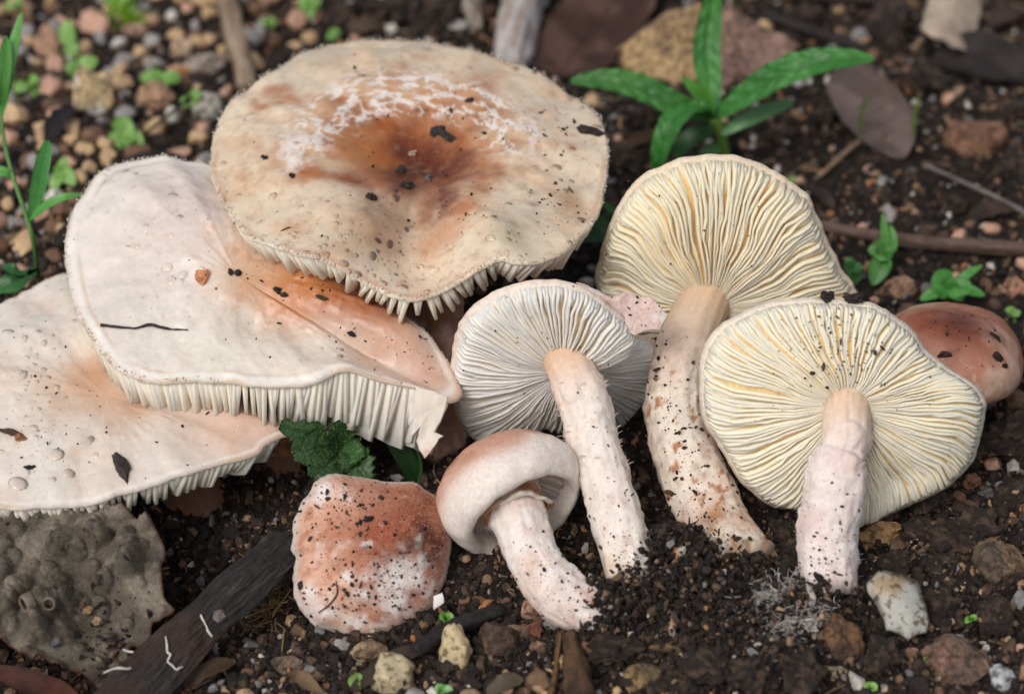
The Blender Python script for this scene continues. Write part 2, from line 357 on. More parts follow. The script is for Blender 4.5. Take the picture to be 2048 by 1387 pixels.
class Cap: pass
def polar_cap(outline, centre, d0, n, bumps=(), prof=None, thick=(0.5, 0.10), nk=340, ms=80, mu=30, rough=0.02, seed=1, rimwave=0.03, edge=0.012, wrink=0.0):
    """outline [(px,py,dh)] traced on a plane through the centre pixel at depth d0 with top normal n; dh lifts along n"""
    n = nz(n); P0 = U(centre[0], centre[1], d0)
    def on_plane(px, py, dh=0.0):
        r = U(px, py, 1.0)-CAM; return CAM+r*(((P0+n*dh-CAM)@n)/(r@n))
    pts = np.array([on_plane(*q) for q in outline]); rim = catmull(pts, nk, True)
    rim = rim+nz(rim-P0)*(edge*fbm(rim*3.5, 3, seed+70))[:, None]+n*(rimwave*fbm(rim*1.2, 2, seed+71))[:, None]
    s = np.linspace(0, 1, ms)**0.9; S = P0+(rim-P0)[None]*s[:, None, None]
    ss = np.repeat(s[:, None], nk, 1); H = np.zeros_like(ss)
    if prof is not None: H = H+prof(ss)
    for b in bumps:
        q = on_plane(b[0], b[1]); X = S-q; X = X-(X@n)[..., None]*n
        if len(b) == 5:      # a round wart
            H = H+b[2]*np.sqrt(np.clip(1-(X*X).sum(-1)/b[3]**2, 0, 1)); continue
        if len(b) > 5:       # elongated bump: (px,py,amp,rad,px2,py2): a ridge along a line
            e = on_plane(b[4], b[5])-q; t = np.clip((X@e)/(e@e), 0, 1); X = X-t[..., None]*e
        H = H+b[2]*np.exp(-(X*X).sum(-1)/(b[3]**2))
    H = H+rough*fbm(S*1.6, 4, seed)*sm(ss, 0, .3)
    ang = np.repeat(np.linspace(0, 2*np.pi, nk, endpoint=False)[None], ms, 0); H = H+wrink*fbm(np.stack([np.cos(ang)*7, np.sin(ang)*7, ss*3], -1), 3, seed+5)*sm(ss, .15, .5)
    top = S+n*H[..., None]; N = grid_normals(top, n)
    t = thick[1]+(thick[0]-thick[1])*np.sqrt(np.clip(1-s*s, 0, 1)); under = top-n*t[:, None, None]
    c = Cap(); c.n = n; c.P0 = P0; c.s = s; c.ss = ss; c.top = top; c.N = N; c.on_plane = on_plane; c.nk = nk
    # uniform-s under grid for the gills
    su = np.linspace(0, 1, mu); idx = np.clip(np.searchsorted(s, su), 1, ms-1); a = ((su-s[idx-1])/(s[idx]-s[idx-1]))[:, None, None]
    c.under = under[idx-1]*(1-a)+under[idx]*a
    c.UN = -grid_normals(c.under, n); c.surf = Surf(top, N)
    c.rim_mid = (top[-1]+c.under[-1])/2+nz(top[-1]-P0)*thick[1]*0.45
    return c
def cap_mesh(c, root, mat, col, ucol, flip=False, rimcol=None):
    rows = [c.top, c.rim_mid[None], c.under[::-1]]; g = np.concatenate(rows, 0)
    uc = blend(np.broadcast_to(np.asarray(ucol), c.under.shape), rimcol, sm(np.linspace(0, 1, c.under.shape[0]), .86, .97)[::-1, None]*np.ones(c.under.shape[1])) if rimcol is not None else np.broadcast_to(np.asarray(ucol), c.under.shape)
    cc = np.concatenate([col, col[-1:]*0.5+uc[:1]*0.5, uc], 0)
    F = grid_faces(g.shape[0], g.shape[1])
    return part('cap', g.reshape(-1, 3), F[:, ::-1] if flip else F, mat, root, col=cc.reshape(-1, 3))
def gills(c, root, capo, count, depth, colr, short=True, arc=None, s_in=0.13, seed=3, wave=0.5, M=12, wmax=0.05, mat=None, depth_fn=None, edgecol=None, droop=None, s_out=0.985, jag=0.12, wbot=0.22, basecol=None):
    r = np.random.default_rng(seed); n = c.nk; out = []
    ks = []
    for i in range(count):
        k = (i+r.uniform(-.25, .25))*n/count
        ks.append((k, s_in, 1.0))
        if short:
            ks.append((k+n/count*0.5, r.choice([0.42, 0.6, 0.72, 0.82], p=[.2, .3, .3, .2])+r.uniform(-.05, .05), 0.8))
    for q, (k, si, dm) in enumerate(ks):
        if arc is not None and not arc(*proj(c.top[-1, int(k) % n])[:2]): continue
        u = np.linspace(0, 1, M); S = s_out+(si-s_out)*u
        so = s_out-abs(r.normal(0, 0.006)); S = so+(si-so)*u
        w = wave*n/count*(noise(np.stack([S*4, np.full(M, k*0.013), np.full(M, 0.3)], 1), seed)*1.3+0.35*noise(np.stack([S*9, np.full(M, q*5.1), np.full(M, 3.3)], 1), seed+1))*sm(S, si, si+0.25)
        kk = k+w; A = sample(c.under, S, kk); N = nz(sample(c.UN, S, kk))
        dk = n/count*0.5; T0 = sample(c.under, S, kk+dk)-sample(c.under, S, kk-dk); sp = np.linalg.norm(T0, axis=1); T = nz(T0)
        f = 0.5 if short else 1.0
        wt = np.minimum(0.48*sp*f*1.3, wmax*1.6); wb_ = np.minimum(wbot*sp*f*1.3, wmax*0.55)
        dd = depth*(depth_fn(k/n) if depth_fn else 1.0)*dm*r.uniform(1-jag, 1+jag)
        pr = sm(1-S, -0.012, 0.085)*(0.45+0.55*sm(S, si, si+0.3)) if dm == 1.0 else sm(1-S, -0.012, 0.085)*sm(S, si-0.02, si+0.2)
        d = dd*pr*(1+0.10*noise(np.stack([S*7, np.full(M, q*1.7), np.full(M, 1.1)], 1), seed+5))
        D = N if droop is None else nz(N+np.asarray(droop))
        ln = T*(r.normal(0, 0.10)*d)[:, None]
        a1, a2 = A-N*0.04-T*wt[:, None], A-N*0.04+T*wt[:, None]
        b1, b2 = A+D*d[:, None]+ln-T*wb_[:, None], A+D*d[:, None]+ln+T*wb_[:, None]
        V = np.stack([a1, b1, b2, a2], 1).reshape(-1, 3); i = np.arange(M-1)[:, None]*4
        F = np.concatenate([i+np.array([j, j+4, j+5, j+1])[None] for j in range(3)]); F = np.vstack([F, [[0, 1, 2, 3]], [[(M-1)*4+3, (M-1)*4+2, (M-1)*4+1, (M-1)*4]]])
        cc = np.repeat((np.asarray(colr)*r.uniform(0.93, 1.05))[None], len(V), 0)
        if basecol is not None: cc[0::4] = basecol; cc[3::4] = basecol
        if edgecol is not None: cc[1::4] = edgecol; cc[2::4] = edgecol
        out.append(part('gill', V, F, mat or MAT['gill'], root, capo, col=cc, smooth=True))
    return out
def stem(root, pts, radii, top=(0.12, srgb(214, 172, 138)), base=srgb(232, 218, 209), dirt=0.5, nu=110, nv=64, shag=0.03, seed=5, pink=srgb(222, 190, 175), dirty=srgb(120, 84, 56), stain_at=()):
    def disp(g, u, th):
        q = np.stack([np.cos(th)*5, np.sin(th)*5, u*6+seed], -1); fib = fbm(q*np.array([1.6, 1.6, .5]), 3, seed)*0.022+fbm(q*np.array([4, 4, 2.2]), 2, seed+3)*.010
        sh = (np.clip(fbm(g*3.2, 3, seed+4), 0, 1)+.4*sm(fbm(g*np.array([7, 7, 5]), 2, seed+6), .15, .5))*shag*sm(u, top[0], top[0]+.1)
        return fib+sh+0.05*fbm(g*0.9, 2, seed+8)*np.max(radii)
    V, F, (u, th), (g, N) = tube(pts, radii, nu, nv, disp)
    col = np.repeat(base[None], u.size, 0).reshape(*u.shape, 3)*(1+0.04*fbm(g*4, 2, seed))[..., None]
    col = blend(col, pink, 0.55*sm(fbm(g*1.5, 3, seed+30), -0.1, 0.6)); col = blend(col, top[1], 1-sm(u, top[0]*0.4, top[0]*2.2))
    q = np.stack([np.cos(th)*3, np.sin(th)*3, u*9], -1)
    col = blend(col, dirty, dirt*.7*sm(fbm(g*2.6, 4, seed+40), 0.2, 0.7)*sm(u, top[0]+.05, .4)); col = blend(col, srgb(70, 52, 40), 0.8*sm(u, 0.93, 1.0)*sm(fbm(g*5, 2, seed+9), -.6, .3))
    col = blend(col, srgb(176, 118, 74), dirt*1.2*sm(fbm(g*7.5, 3, seed+44), .38, .62)*sm(u, top[0]+.05, .4))
    for su, sr, sc, ss_ in stain_at: col = blend(col, sc, ss_*np.exp(-((u-su)/sr)**2)*sm(fbm(g*2.2, 3, seed+50), -.3, .4))
    o = part('stem', V, F, MAT['stem'], root, col=ext(col)); return o, Surf(g, N), g, N, col
def shaggy(root, stem_o, g, N, n, L, seed, urange=(0.2, 0.95), colr=srgb(236, 224, 214)):
    """torn woolly scales standing off the stem: curled flakes plus fine fuzz, too many to count"""
    r = np.random.default_rng(seed); nu, nv = g.shape[:2]; Vs, Fs = [], []; off = 0
    T = nz(np.gradient(g, axis=0)); 
    for i in range(n):
        a = int(r.uniform(*urange)*(nu-1)); b = r.integers(nv); p, nn, t = g[a, b], N[a, b], T[a, b]; s = np.cross(nn, t)
        l = L*r.uniform(.4, 1.2); w = l*r.uniform(.5, 1.1)
        rows = []
        for j, x in enumerate((0, .5, 1.0)):
            lift = (x**1.6)*l*r.uniform(.35, .8); ww = w*(1-.35*x)*r.uniform(.8, 1.2)
            rows += [p-nn*.01+nn*lift*1.3-t*x*l*.25+s*ww*(q-.5)+nn*r.normal(0, .12)*l*x for q in (0, .5, 1)]
        rows = np.array(rows); Vs.append(rows); Fs.append(grid_faces(3, 3, False)+off); off += 9
    for i in range(n*14):
        a = int(r.uniform(urange[0]*.6, urange[1])*(nu-1)); b = r.integers(nv); p, nn, t = g[a, b], N[a, b], T[a, b]; s = np.cross(nn, t)
        l = r.uniform(.02, .055); d = nz(nn+r.normal(0, .5, 3)); w = 0.0035
        Vs.append(np.array([p-s*w, p+s*w, p+d*l+s*w*.3, p+d*l-s*w*.3])); Fs.append(np.array([[0, 1, 2, 3]])+off); off += 4
    o = part('shaggy_scales', np.vstack(Vs), np.vstack(Fs), MAT['flake'], root, stem_o, col=np.repeat(colr[None], off, 0)); o['kind'] = 'stuff'
def fuzz(root, parent, P, N, n, seed, L=(.02, .05), colr=srgb(235, 222, 210), name='edge_fuzz', w=0.004):
    r = np.random.default_rng(seed); i = r.integers(0, len(P), n); p, nn = P[i], N[i]; d = nz(nn+r.normal(0, .55, (n, 3))); s = nz(np.cross(d, r.normal(size=(n, 3))))*w
    l = r.uniform(*L, (n, 1)); V = np.stack([p-s, p+s, p+d*l+s*.3, p+d*l-s*.3], 1).reshape(-1, 3); F = np.arange(4*n).reshape(-1, 4)
    o = part(name, V, F, MAT['flake'], root, parent, col=np.repeat(np.asarray(colr)[None], 4*n, 0)); o['kind'] = 'stuff'; return o

def specks(surf, n, regions, label, size=(0.008, 0.03), seed=1, colr=None):
    """soil specks lying on a surface: regions are (px,py,spread_x,spread_y,weight)"""
    r = np.random.default_rng(seed); w = np.array([q[4] for q in regions], float); w /= w.sum(); P, S = [], []
    for i in range(n):
        q = regions[r.choice(len(regions), p=w)]; px, py = q[0]+r.normal()*q[2], q[1]+r.normal()*q[3]
        h_ = surf.look(px, py)
        if h_ is None: continue
        p, nn = h_; s = size[0]*(size[1]/size[0])**(r.uniform()**2.2); P.append(p+nn*s*0.3+r.normal(0, .01, 3)*0); S.append(s)
    P, S = np.array(P), np.array(S); c = (np.array([srgb(30, 22, 18), srgb(44, 32, 25), srgb(70, 48, 32), srgb(95, 66, 42)])[r.choice(4, len(P), p=[.38, .3, .2, .12])])*r.uniform(.7, 1.3, (len(P), 1))
    V, F, C = batch(P, S[:, None]*np.exp(r.normal(0, .45, (len(P), 3))), c)
    return solo('soil_specks', V, F, MAT['speck'], label, 'soil specks', kind='stuff', col=C, smooth=False)
def drops(surf, n, regions, label, size=(0.015, 0.10), seed=1):
    r = np.random.default_rng(seed); w = np.array([q[4] for q in regions], float); w /= w.sum(); Vs, Fs = [], []; off = 0; v0, f0 = ICO2; done = []
    for i in range(n):
        q = regions[r.choice(len(regions), p=w)]; px, py = q[0]+r.normal()*q[2], q[1]+r.normal()*q[3]
        h_ = surf.look(px, py)
        if h_ is None: continue
        p, nn = h_; s = size[0]*(size[1]/size[0])**(r.uniform()**2.0)
        if any(np.linalg.norm(p-d)< 0.9*(s+e) for d, e in done): continue
        done.append((p, s)); x = nz(np.cross(nn, [0.3, 1, 0.2])); y = np.cross(nn, x)
        e = r.uniform(.8, 1.25); hgt = 0.20 if s > .05 else 0.32
        Vs.append(p+(v0[:, :1]*x*e+v0[:, 1:2]*y/e+(v0[:, 2:]*hgt-0.08)*nn)*s); Fs.append(f0+off); off += len(v0)
    return solo('water_beads', np.vstack(Vs), np.vstack(Fs), MAT['water'], label, 'water drops', kind='stuff')
# ---- the broad cap seen from above, lying over the others
CREAM = srgb(235, 216, 190); GILLC = srgb(240, 230, 211)
root = thing('mushroom', 'broad cream mushroom with rust brown centre and wavy wet rim, topmost of the pile', 'mushroom', GG(885, 905), 'uprooted mushrooms')
out1 = [(426, 327, 0), (435, 258, 0), (465, 206, 0), (543, 145, 0), (616, 106, 0), (681, 88, 0), (763, 84, 0.03), (876, 93, 0), (984, 119, 0.03), (1070, 145, 0), (1157, 197, 0), (1196, 240, 0),
        (1213, 301, 0), (1209, 361, 0), (1187, 431, 0.05), (1127, 500, 0.15), (1060, 527, 0.22), (1000, 530, 0.12), (958, 553, -0.05), (897, 580, -0.2), (832, 596, -0.28), (789, 595, -0.28), (752, 580, -0.22), (703, 555, -0.1),
        (642, 524, 0.05), (586, 506, 0.15), (512, 481, 0.15), (465, 431, 0.08), (435, 379, 0.03)]
m1 = polar_cap(out1, (835, 325), 38.4, (0.0, -0.07, 1.0), prof=lambda s: 0.22*(1-sm(s, .5, 1.05))*sm(s, 0, .5)-0.17*np.exp(-(s/.36)**2)+0.10*sm(s, .3, .8)*(1-s),
               bumps=[(722, 478, 0.16, 0.55, 690, 520), (985, 500, 0.20, 0.5, 960, 535), (850, 520, -0.22, 0.45, 830, 440), (560, 330, 0.06, 0.9), (1090, 330, 0.08, 1.0), (880, 130, 0.10, 0.9, 700, 130)], rough=0.045, seed=2, wrink=.022, rimwave=0.05, edge=0.03, thick=(0.45, 0.09))
P = m1.top; col = np.repeat(CREAM[None], P.shape[0]*P.shape[1], 0).reshape(P.shape)
th = np.repeat(np.linspace(0, 2*np.pi, m1.nk, endpoint=False)[None], P.shape[0], 0)
rad = fbm(np.stack([np.cos(th)*6, np.sin(th)*6, m1.ss*2.2], -1), 4, 31)                 # streaks running from centre to rim
col = blend(col, srgb(222, 188, 152), 0.6*sm(rad+0.5*fbm(P*1.1, 3, 33), 0.0, 0.8)*sm(m1.ss, .15, .4))
col = blend(col, srgb(222, 214, 196), 0.7*sm(fbm(P*1.0, 3, 36), -0.1, .6)*sm(m1.ss, .5, .8))
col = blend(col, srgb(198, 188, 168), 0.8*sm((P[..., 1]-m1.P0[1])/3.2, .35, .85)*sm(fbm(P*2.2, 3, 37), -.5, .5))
st = m1.surf.at(830, 300)[0]
col = stain(col, P, st, 1.9, srgb(208, 150, 98), 0.85, 0.5, 41, 1.4)
col = stain(col, P, m1.surf.at(820, 305)[0], 1.5, srgb(170, 90, 30), 0.98, 0.7, 42, 2.2)
col = stain(col, P, m1.surf.at(850, 335)[0], 0.95, srgb(100, 38, 14), 0.98, 0.7, 44, 2.6, an=(1, .8, 1))
col = stain(col, P, m1.surf.at(830, 340)[0], 0.40, srgb(72, 34, 24), 0.8, 0.8, 45, 3.5)
col = stain(col, P, m1.surf.at(720, 300)[0], 0.5, srgb(178, 112, 50), 0.7, 0.6, 46, 2.5)
# pale cracks in the skin, in arcs round the stained centre
cr = np.minimum(np.abs(fbm(np.stack([np.cos(th)*2.6, np.sin(th)*2.6, m1.ss*11], -1), 4, 51)), np.abs(fbm(np.stack([np.cos(th)*4, np.sin(th)*4, m1.ss*13], -1), 4, 151))*1.3); crw = (1-sm(cr, 0.03, 0.17))*sm(m1.ss, .30, .40)*(1-sm(m1.ss, .60, .74))*sm(fbm(P*.7, 2, 53)+0.9*(P[..., 1]-m1.P0[1])/2.0, -.25, .25)
col = blend(col, srgb(238, 230, 224), 0.9*crw)
col = stain(col, P, m1.surf.at(745, 470)[0], 0.55, srgb(166, 132, 104), 0.75, 0.5, 54, 2)
col = stain(col, P, m1.surf.at(790, 430)[0], 0.55, srgb(178, 140, 106), 0.6, 0.5, 55, 2)
col = stain(col, P, m1.surf.at(1020, 470)[0], 0.45, srgb(176, 158, 130), 0.7, 0.6, 56, 2)
col = stain(col, P, m1.surf.at(880, 470)[0], 0.35, srgb(196, 138, 100), 0.7, 0.6, 57, 2.2)
col = stain(col, P, m1.surf.at(1140, 405)[0], 0.35, srgb(168, 128, 92), 0.8, 0.6, 58, 3)
col = blend(col, srgb(196, 158, 130), 0.7*np.exp(-((m1.ss-.985)/.012)**2)*sm(fbm(P*1.5, 2, 59), -.4, .4))
col = blend(col, srgb(170, 128, 92), 0.3*sm(fbm(P*9, 3, 60), .25, .8))
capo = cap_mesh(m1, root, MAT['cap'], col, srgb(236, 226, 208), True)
gills(m1, root, capo, 185, 0.36, GILLC, short=False, arc=lambda x, y: y > 400, seed=4, M=9, s_in=0.45, jag=0.3, wave=0.25, droop=(0, -0.25, -0.1), s_out=1.0)
fuzz(root, capo, m1.top[-1], m1.N[-1]+nz(m1.top[-1]-m1.P0), 1500, 7, (.015, .04), srgb(240, 232, 222))
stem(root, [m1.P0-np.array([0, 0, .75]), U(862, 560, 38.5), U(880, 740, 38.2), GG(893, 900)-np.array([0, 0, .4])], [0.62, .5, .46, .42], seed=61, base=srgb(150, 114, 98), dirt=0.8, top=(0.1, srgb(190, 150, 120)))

# ---- the folded white cap on the left
root = thing('mushroom', 'large white folded mushroom with orange flush and torn ragged right edge', 'mushroom', GG(610, 960), 'uprooted mushrooms')
out2 = [(133, 500, 0), (140, 445, 0), (165, 390, 0.02), (200, 348, 0.05), (240, 326, 0.05), (300, 322, 0.1), (360, 327, 0.1), (420, 336, 0.05), (500, 395, 0), (590, 470, -0.1), (690, 545, -.2), (770, 612, -.3), (850, 672, -.4), (897, 728, -.45), (918, 778, -.5),
        (903, 800, -.5), (875, 790, -.38), (800, 758, -.15), (722, 740, 0), (672, 742, 0.0), (632, 754, 0.03), (590, 762, 0.0), (500, 764, -.03), (420, 758, -.03), (330, 757, 0.0), (262, 744, 0.05), (215, 712, 0.05), (172, 655, 0.05), (147, 590, 0.0)]
m2 = polar_cap(out2, (480, 575), 37.2, (-0.05, -0.22, 0.97), prof=lambda s: 0.28*(1-s**2.2),
               bumps=[(300, 420, 0.30, 0.9, 420, 480), (520, 640, -0.26, 0.42, 790, 715), (620, 560, 0.22, 0.5, 800, 660), (330, 690, -0.1, 0.6, 560, 710), (690, 735, 0.12, .3)], rough=0.06, seed=12, wrink=.012, rimwave=0.05, edge=0.03, thick=(0.5, 0.10))
P = m2.top; col = np.repeat(srgb(232, 223, 214)[None], P.shape[0]*P.shape[1], 0).reshape(P.shape)
col = blend(col, srgb(219, 207, 194), 0.6*sm(fbm(P*.8, 3, 61), -.3, .5))
col = stain(col, P, m2.surf.at(400, 400)[0], 1.1, srgb(216, 196, 188), 0.8, 0.4, 62, 1.0)
for (x, y, r_, c_, s_) in [(600, 560, 1.0, srgb(212, 160, 112), .8), (720, 610, 1.0, srgb(200, 144, 98), .85), (650, 590, .75, srgb(178, 98, 40), .97), (570, 590, .55, srgb(192, 118, 58), .9), (740, 625, .6, srgb(164, 90, 44), .9), (830, 700, .75, srgb(206, 160, 134), .75), (880, 750, .6, srgb(200, 148, 120), .6), (505, 530, .55, srgb(206, 160, 120), .6)]:
    col = stain(col, P, m2.surf.at(x, y)[0], r_, c_, s_, 0.5, int(x), 2.2)
lip = m2.surf.at(560, 690)[0]
for (x, y) in [(420, 690), (500, 695), (580, 705), (660, 705), (350, 680)]: col = stain(col, P, m2.surf.at(x, y)[0], .55, srgb(228, 220, 206), .85, .25, x, 2)
th = np.repeat(np.linspace(0, 2*np.pi, m2.nk, endpoint=False)[None], P.shape[0], 0)
col = blend(col, srgb(198, 150, 116), 0.5*sm(fbm(P*8, 3, 64), .3, .8)*sm(col[..., 0]-col[..., 2], .18, .35))
col = blend(col, srgb(240, 234, 226), 0.7*np.exp(-((m2.ss-.965)/.02)**2)); col = blend(col, srgb(206, 186, 160), 0.7*np.exp(-((m2.ss-.925)/.010)**2)*sm(fbm(P*.9, 2, 65), -.5, .2)); col = blend(col, srgb(212, 176, 142), 0.6*sm(m2.ss, .975, 1)*sm(fbm(P*2, 2, 66), -.1, .4))
capo = cap_mesh(m2, root, MAT['cap'], col, srgb(238, 228, 214), True)
m2.UN[:] = nz(np.array([.03, -.5, -.8]))
gills(m2, root, capo, 200, 0.58, srgb(246, 236, 218), short=False, arc=lambda x, y: y > 600 and x < 900 and y > 560+0.2*x, seed=14, M=10, s_in=0.35, jag=0.22, wave=0.35, s_out=1.0, wbot=.34,
      depth_fn=lambda f: 1.0+0.5*math.exp(-((f-0.62)/0.08)**2))
fuzz(root, capo, m2.top[-1], m2.N[-1]+nz(m2.top[-1]-m2.P0), 1500, 17, (.012, .035), srgb(242, 234, 226))
# the torn tip hanging from its right end
def plate(poly, d0, slope, thick, seed, root, name, parent, mat, c1, c2, nsub=5):
    bm = bmesh.new(); pts = [U(x, y, d0+slope*(y-poly[0][1])/100.0) for x, y in poly]
    vs = [bm.verts.new(p) for p in pts]; f = bm.faces.new(vs); bmesh.ops.triangulate(bm, faces=[f])
    bmesh.ops.subdivide_edges(bm, edges=bm.edges[:], cuts=nsub, use_grid_fill=True)
    bm.normal_update(); r = bmesh.ops.solidify(bm, geom=bm.faces[:], thickness=thick)
    bmesh.ops.triangulate(bm, faces=bm.faces[:]); V = np.array([v.co[:] for v in bm.verts]); F = np.array([[v.index for v in f.verts] for f in bm.faces]); bm.free()
    V = V+np.stack([fbm(V*2.5, 3, seed+i) for i in range(3)], -1)*0.06
    cc = blend(np.repeat(np.asarray(c1)[None], len(V), 0), c2, sm(fbm(V*3, 3, seed+9), 0, .5))
    return part(name, V, F, mat, root, parent, col=cc, smooth=False)
plate([(832, 775), (868, 785), (895, 800), (890, 835), (872, 868), (889, 872), (866, 892), (850, 916), (832, 882), (838, 852), (818, 872), (823, 835), (812, 850), (815, 810)], 35.3, -0.15, 0.05, 71, root, 'torn_flap', capo, MAT['gill'], srgb(228, 214, 200), srgb(196, 142, 108))
stem(root, [m2.P0-np.array([0, 0, .6]), U(545, 800, 38.2), GG(570, 935)-np.array([0, 0, .6])], [0.6, .48, .44], seed=62, base=srgb(128, 96, 80), dirt=.9)  # dark base colour paints in the shade below the cap; dirt on top

# ---- the low cap in the left corner
root = thing('mushroom', 'wide flat cream mushroom beneath the folded white one, rim over the warty grey leaf', 'mushroom', GG(300, 1040), 'uprooted mushrooms')
out3 = [(-150, 800, 0), (-130, 700, 0), (-70, 640, 0), (0, 606, 0.03), (55, 575, 0.05), (120, 545, 0.05), (200, 545, 0), (320, 600, -.05), (450, 690, -.1), (560, 775, -.15), (612, 830, -.2), (590, 868, -.2), (540, 888, -.15), (505, 905, -.05), (432, 925, 0), (380, 943, 0), (310, 966, 0), (250, 983, 0.0), (180, 998, 0), (90, 1006, 0.03), (0, 1012, 0), (-80, 990, 0), (-130, 920, 0)]
m3 = polar_cap(out3, (215, 800), 36.6, (0.03, -0.13, 0.98), prof=lambda s: 0.25*(1-s**2.0)-0.15*np.exp(-(s/.3)**2),
               bumps=[(60, 700, 0.10, .6), (470, 830, 0.15, .4, 560, 860), (300, 800, -.08, .5)], rough=0.05, seed=22, wrink=.012, rimwave=0.05, edge=0.035, thick=(0.45, 0.09))
P = m3.top; col = np.repeat(srgb(230, 220, 208)[None], P.shape[0]*P.shape[1], 0).reshape(P.shape)
col = blend(col, srgb(222, 200, 184), .6*sm(fbm(P*.8, 3, 71), -.1, .5))
for (x, y, r_, c_, s_) in [(200, 790, .8, srgb(214, 172, 140), .7), (190, 745, .5, srgb(198, 146, 106), .7), (270, 805, .45, srgb(198, 146, 110), .65), (460, 840, .8, srgb(216, 174, 148), .7), (560, 860, .6, srgb(206, 158, 134), .7), (80, 760, .5, srgb(226, 198, 172), .5)]:
    col = stain(col, P, m3.surf.at(x, y)[0], r_, c_, s_, .5, int(x)+3, 2.0)
th = np.repeat(np.linspace(0, 2*np.pi, m3.nk, endpoint=False)[None], P.shape[0], 0)
col = blend(col, srgb(190, 130, 98), .6*sm(fbm(np.stack([np.cos(th)*16, np.sin(th)*16, m3.ss*3], -1), 3, 74), .35, .75)*np.exp(-((m3.ss-.45)/.16)**2)*sm(P[..., 0], -6.5, -5.5))
col = blend(col, srgb(212, 182, 152), .6*sm(m3.ss, .96, 1)*sm(fbm(P*1.6, 2, 75), -.3, .3)); col = blend(col, srgb(242, 236, 228), .6*np.exp(-((m3.ss-.975)/.012)**2))
capo = cap_mesh(m3, root, MAT['cap'], col, srgb(236, 226, 208), True)
gills(m3, root, capo, 175, 0.30, GILLC, short=False, arc=lambda x, y: y > 870 and x > -120, seed=24, M=9, s_in=.5, jag=.35, wave=.25, droop=(0, -.35, -.1), s_out=1.0)
fuzz(root, capo, m3.top[-1], m3.N[-1]+nz(m3.top[-1]-m3.P0), 1200, 27, (.012, .035), srgb(242, 234, 226))
stem(root, [m3.P0-np.array([0, 0, .6]), U(370, 965, 37.8), GG(440, 1020)-np.array([0, 0, .8])], [.55, .5, .45], seed=63, base=srgb(140, 104, 86), dirt=.9)  # base browned so the hollow's shade is in the stem colour, plus dirt

# ---- small mushroom showing its pale gills in the middle
root = thing('mushroom', 'small mushroom with cool white gills, curled flap and slender shaggy stem', 'mushroom', GG(1270, 1180), 'uprooted mushrooms')
out4 = [(908, 700, 0), (918, 650, 0.0), (945, 612, 0.0), (990, 580, 0.05), (1040, 562, 0.05), (1090, 557, 0.0), (1150, 566, -.1), (1205, 598, -.2), (1252, 634, -.2), (1262, 662, -.18), (1222, 688, -.1), (1180, 712, 0), (1190, 760, 0), (1180, 815, 0), (1150, 840, .05), (1112, 848, 0), (1085, 838, -.02), (1040, 860, 0), (985, 874, 0), (945, 868, 0), (918, 830, 0), (905, 765, 0)]
m4 = polar_cap(out4, (1122, 705), 36.6, (-0.10, 0.95, 0.10), prof=lambda s: -0.02*(1-s)-0.12*(1-s*s),
               bumps=[(1200, 640, -0.12, .40)], rough=0.03, seed=32, rimwave=0.04, edge=0.03, thick=(.30, .10), nk=400, ms=40)
col4 = np.repeat(srgb(226, 196, 178)[None], m4.top.shape[0]*m4.top.shape[1], 0).reshape(m4.top.shape); col4 = blend(col4, srgb(196, 142, 110), .6*sm(fbm(m4.top*2, 3, 81), -.1, .5))
capo = cap_mesh(m4, root, MAT['capdry'], col4, srgb(226, 206, 172), rimcol=srgb(240, 224, 210))
gills(m4, root, capo, 104, 0.14, srgb(246, 236, 216), seed=34, M=13, wave=.75, s_in=.12, edgecol=srgb(246, 240, 228), basecol=srgb(228, 210, 178), wbot=.36)
out4b = [(1140, 725, 0), (1175, 690, 0), (1230, 668, 0), (1290, 672, 0), (1316, 700, 0), (1318, 735, 0), (1300, 775, 0), (1262, 822, 0), (1224, 862, 0), (1195, 842, 0), (1160, 780, 0)]
m4b = polar_cap(out4b, (1158, 728), 37.1, (-0.25, 0.92, 0.15), rough=.03, seed=33, edge=.02, thick=(.14, .09), nk=300)
lobe = cap_mesh(m4b, root, MAT['capdry'], np.repeat(srgb(206, 164, 144)[None], m4b.top.size//3, 0).reshape(m4b.top.shape), srgb(222, 204, 180)); lobe.name = 'cap_lobe'
gills(m4b, root, lobe, 110, .12, srgb(240, 230, 214), seed=36, M=12, wave=.5, s_in=.15, short=False, arc=lambda x, y: x > 1170, edgecol=srgb(244, 238, 228), wbot=.3)
fl = plate([(1150, 563), (1185, 572), (1215, 592), (1255, 588), (1300, 598), (1330, 632), (1316, 655), (1288, 655), (1268, 668), (1245, 652), (1205, 632), (1180, 600)], 35.7, 0.2, .09, 75, root, 'curled_flap', capo, MAT['capdry'], srgb(232, 202, 192), srgb(238, 228, 222))
so4, ss4, g4, N4, _ = stem(root, [U(1110, 690, 36.6), U(1135, 722, 36.1), U(1165, 800, 35.8), U(1200, 920, 35.5), U(1240, 1060, 35.1), GG(1272, 1185)], [0.46, .39, .41, .39, .40, .36], seed=84, shag=.06, dirt=.15, base=srgb(240, 228, 218), top=(.16, srgb(220, 178, 144)), stain_at=[(.95, .08, srgb(196, 150, 90), .8)])
shaggy(root, so4, g4, N4, 60, .12, 85, (.2, .6), srgb(250, 242, 236))

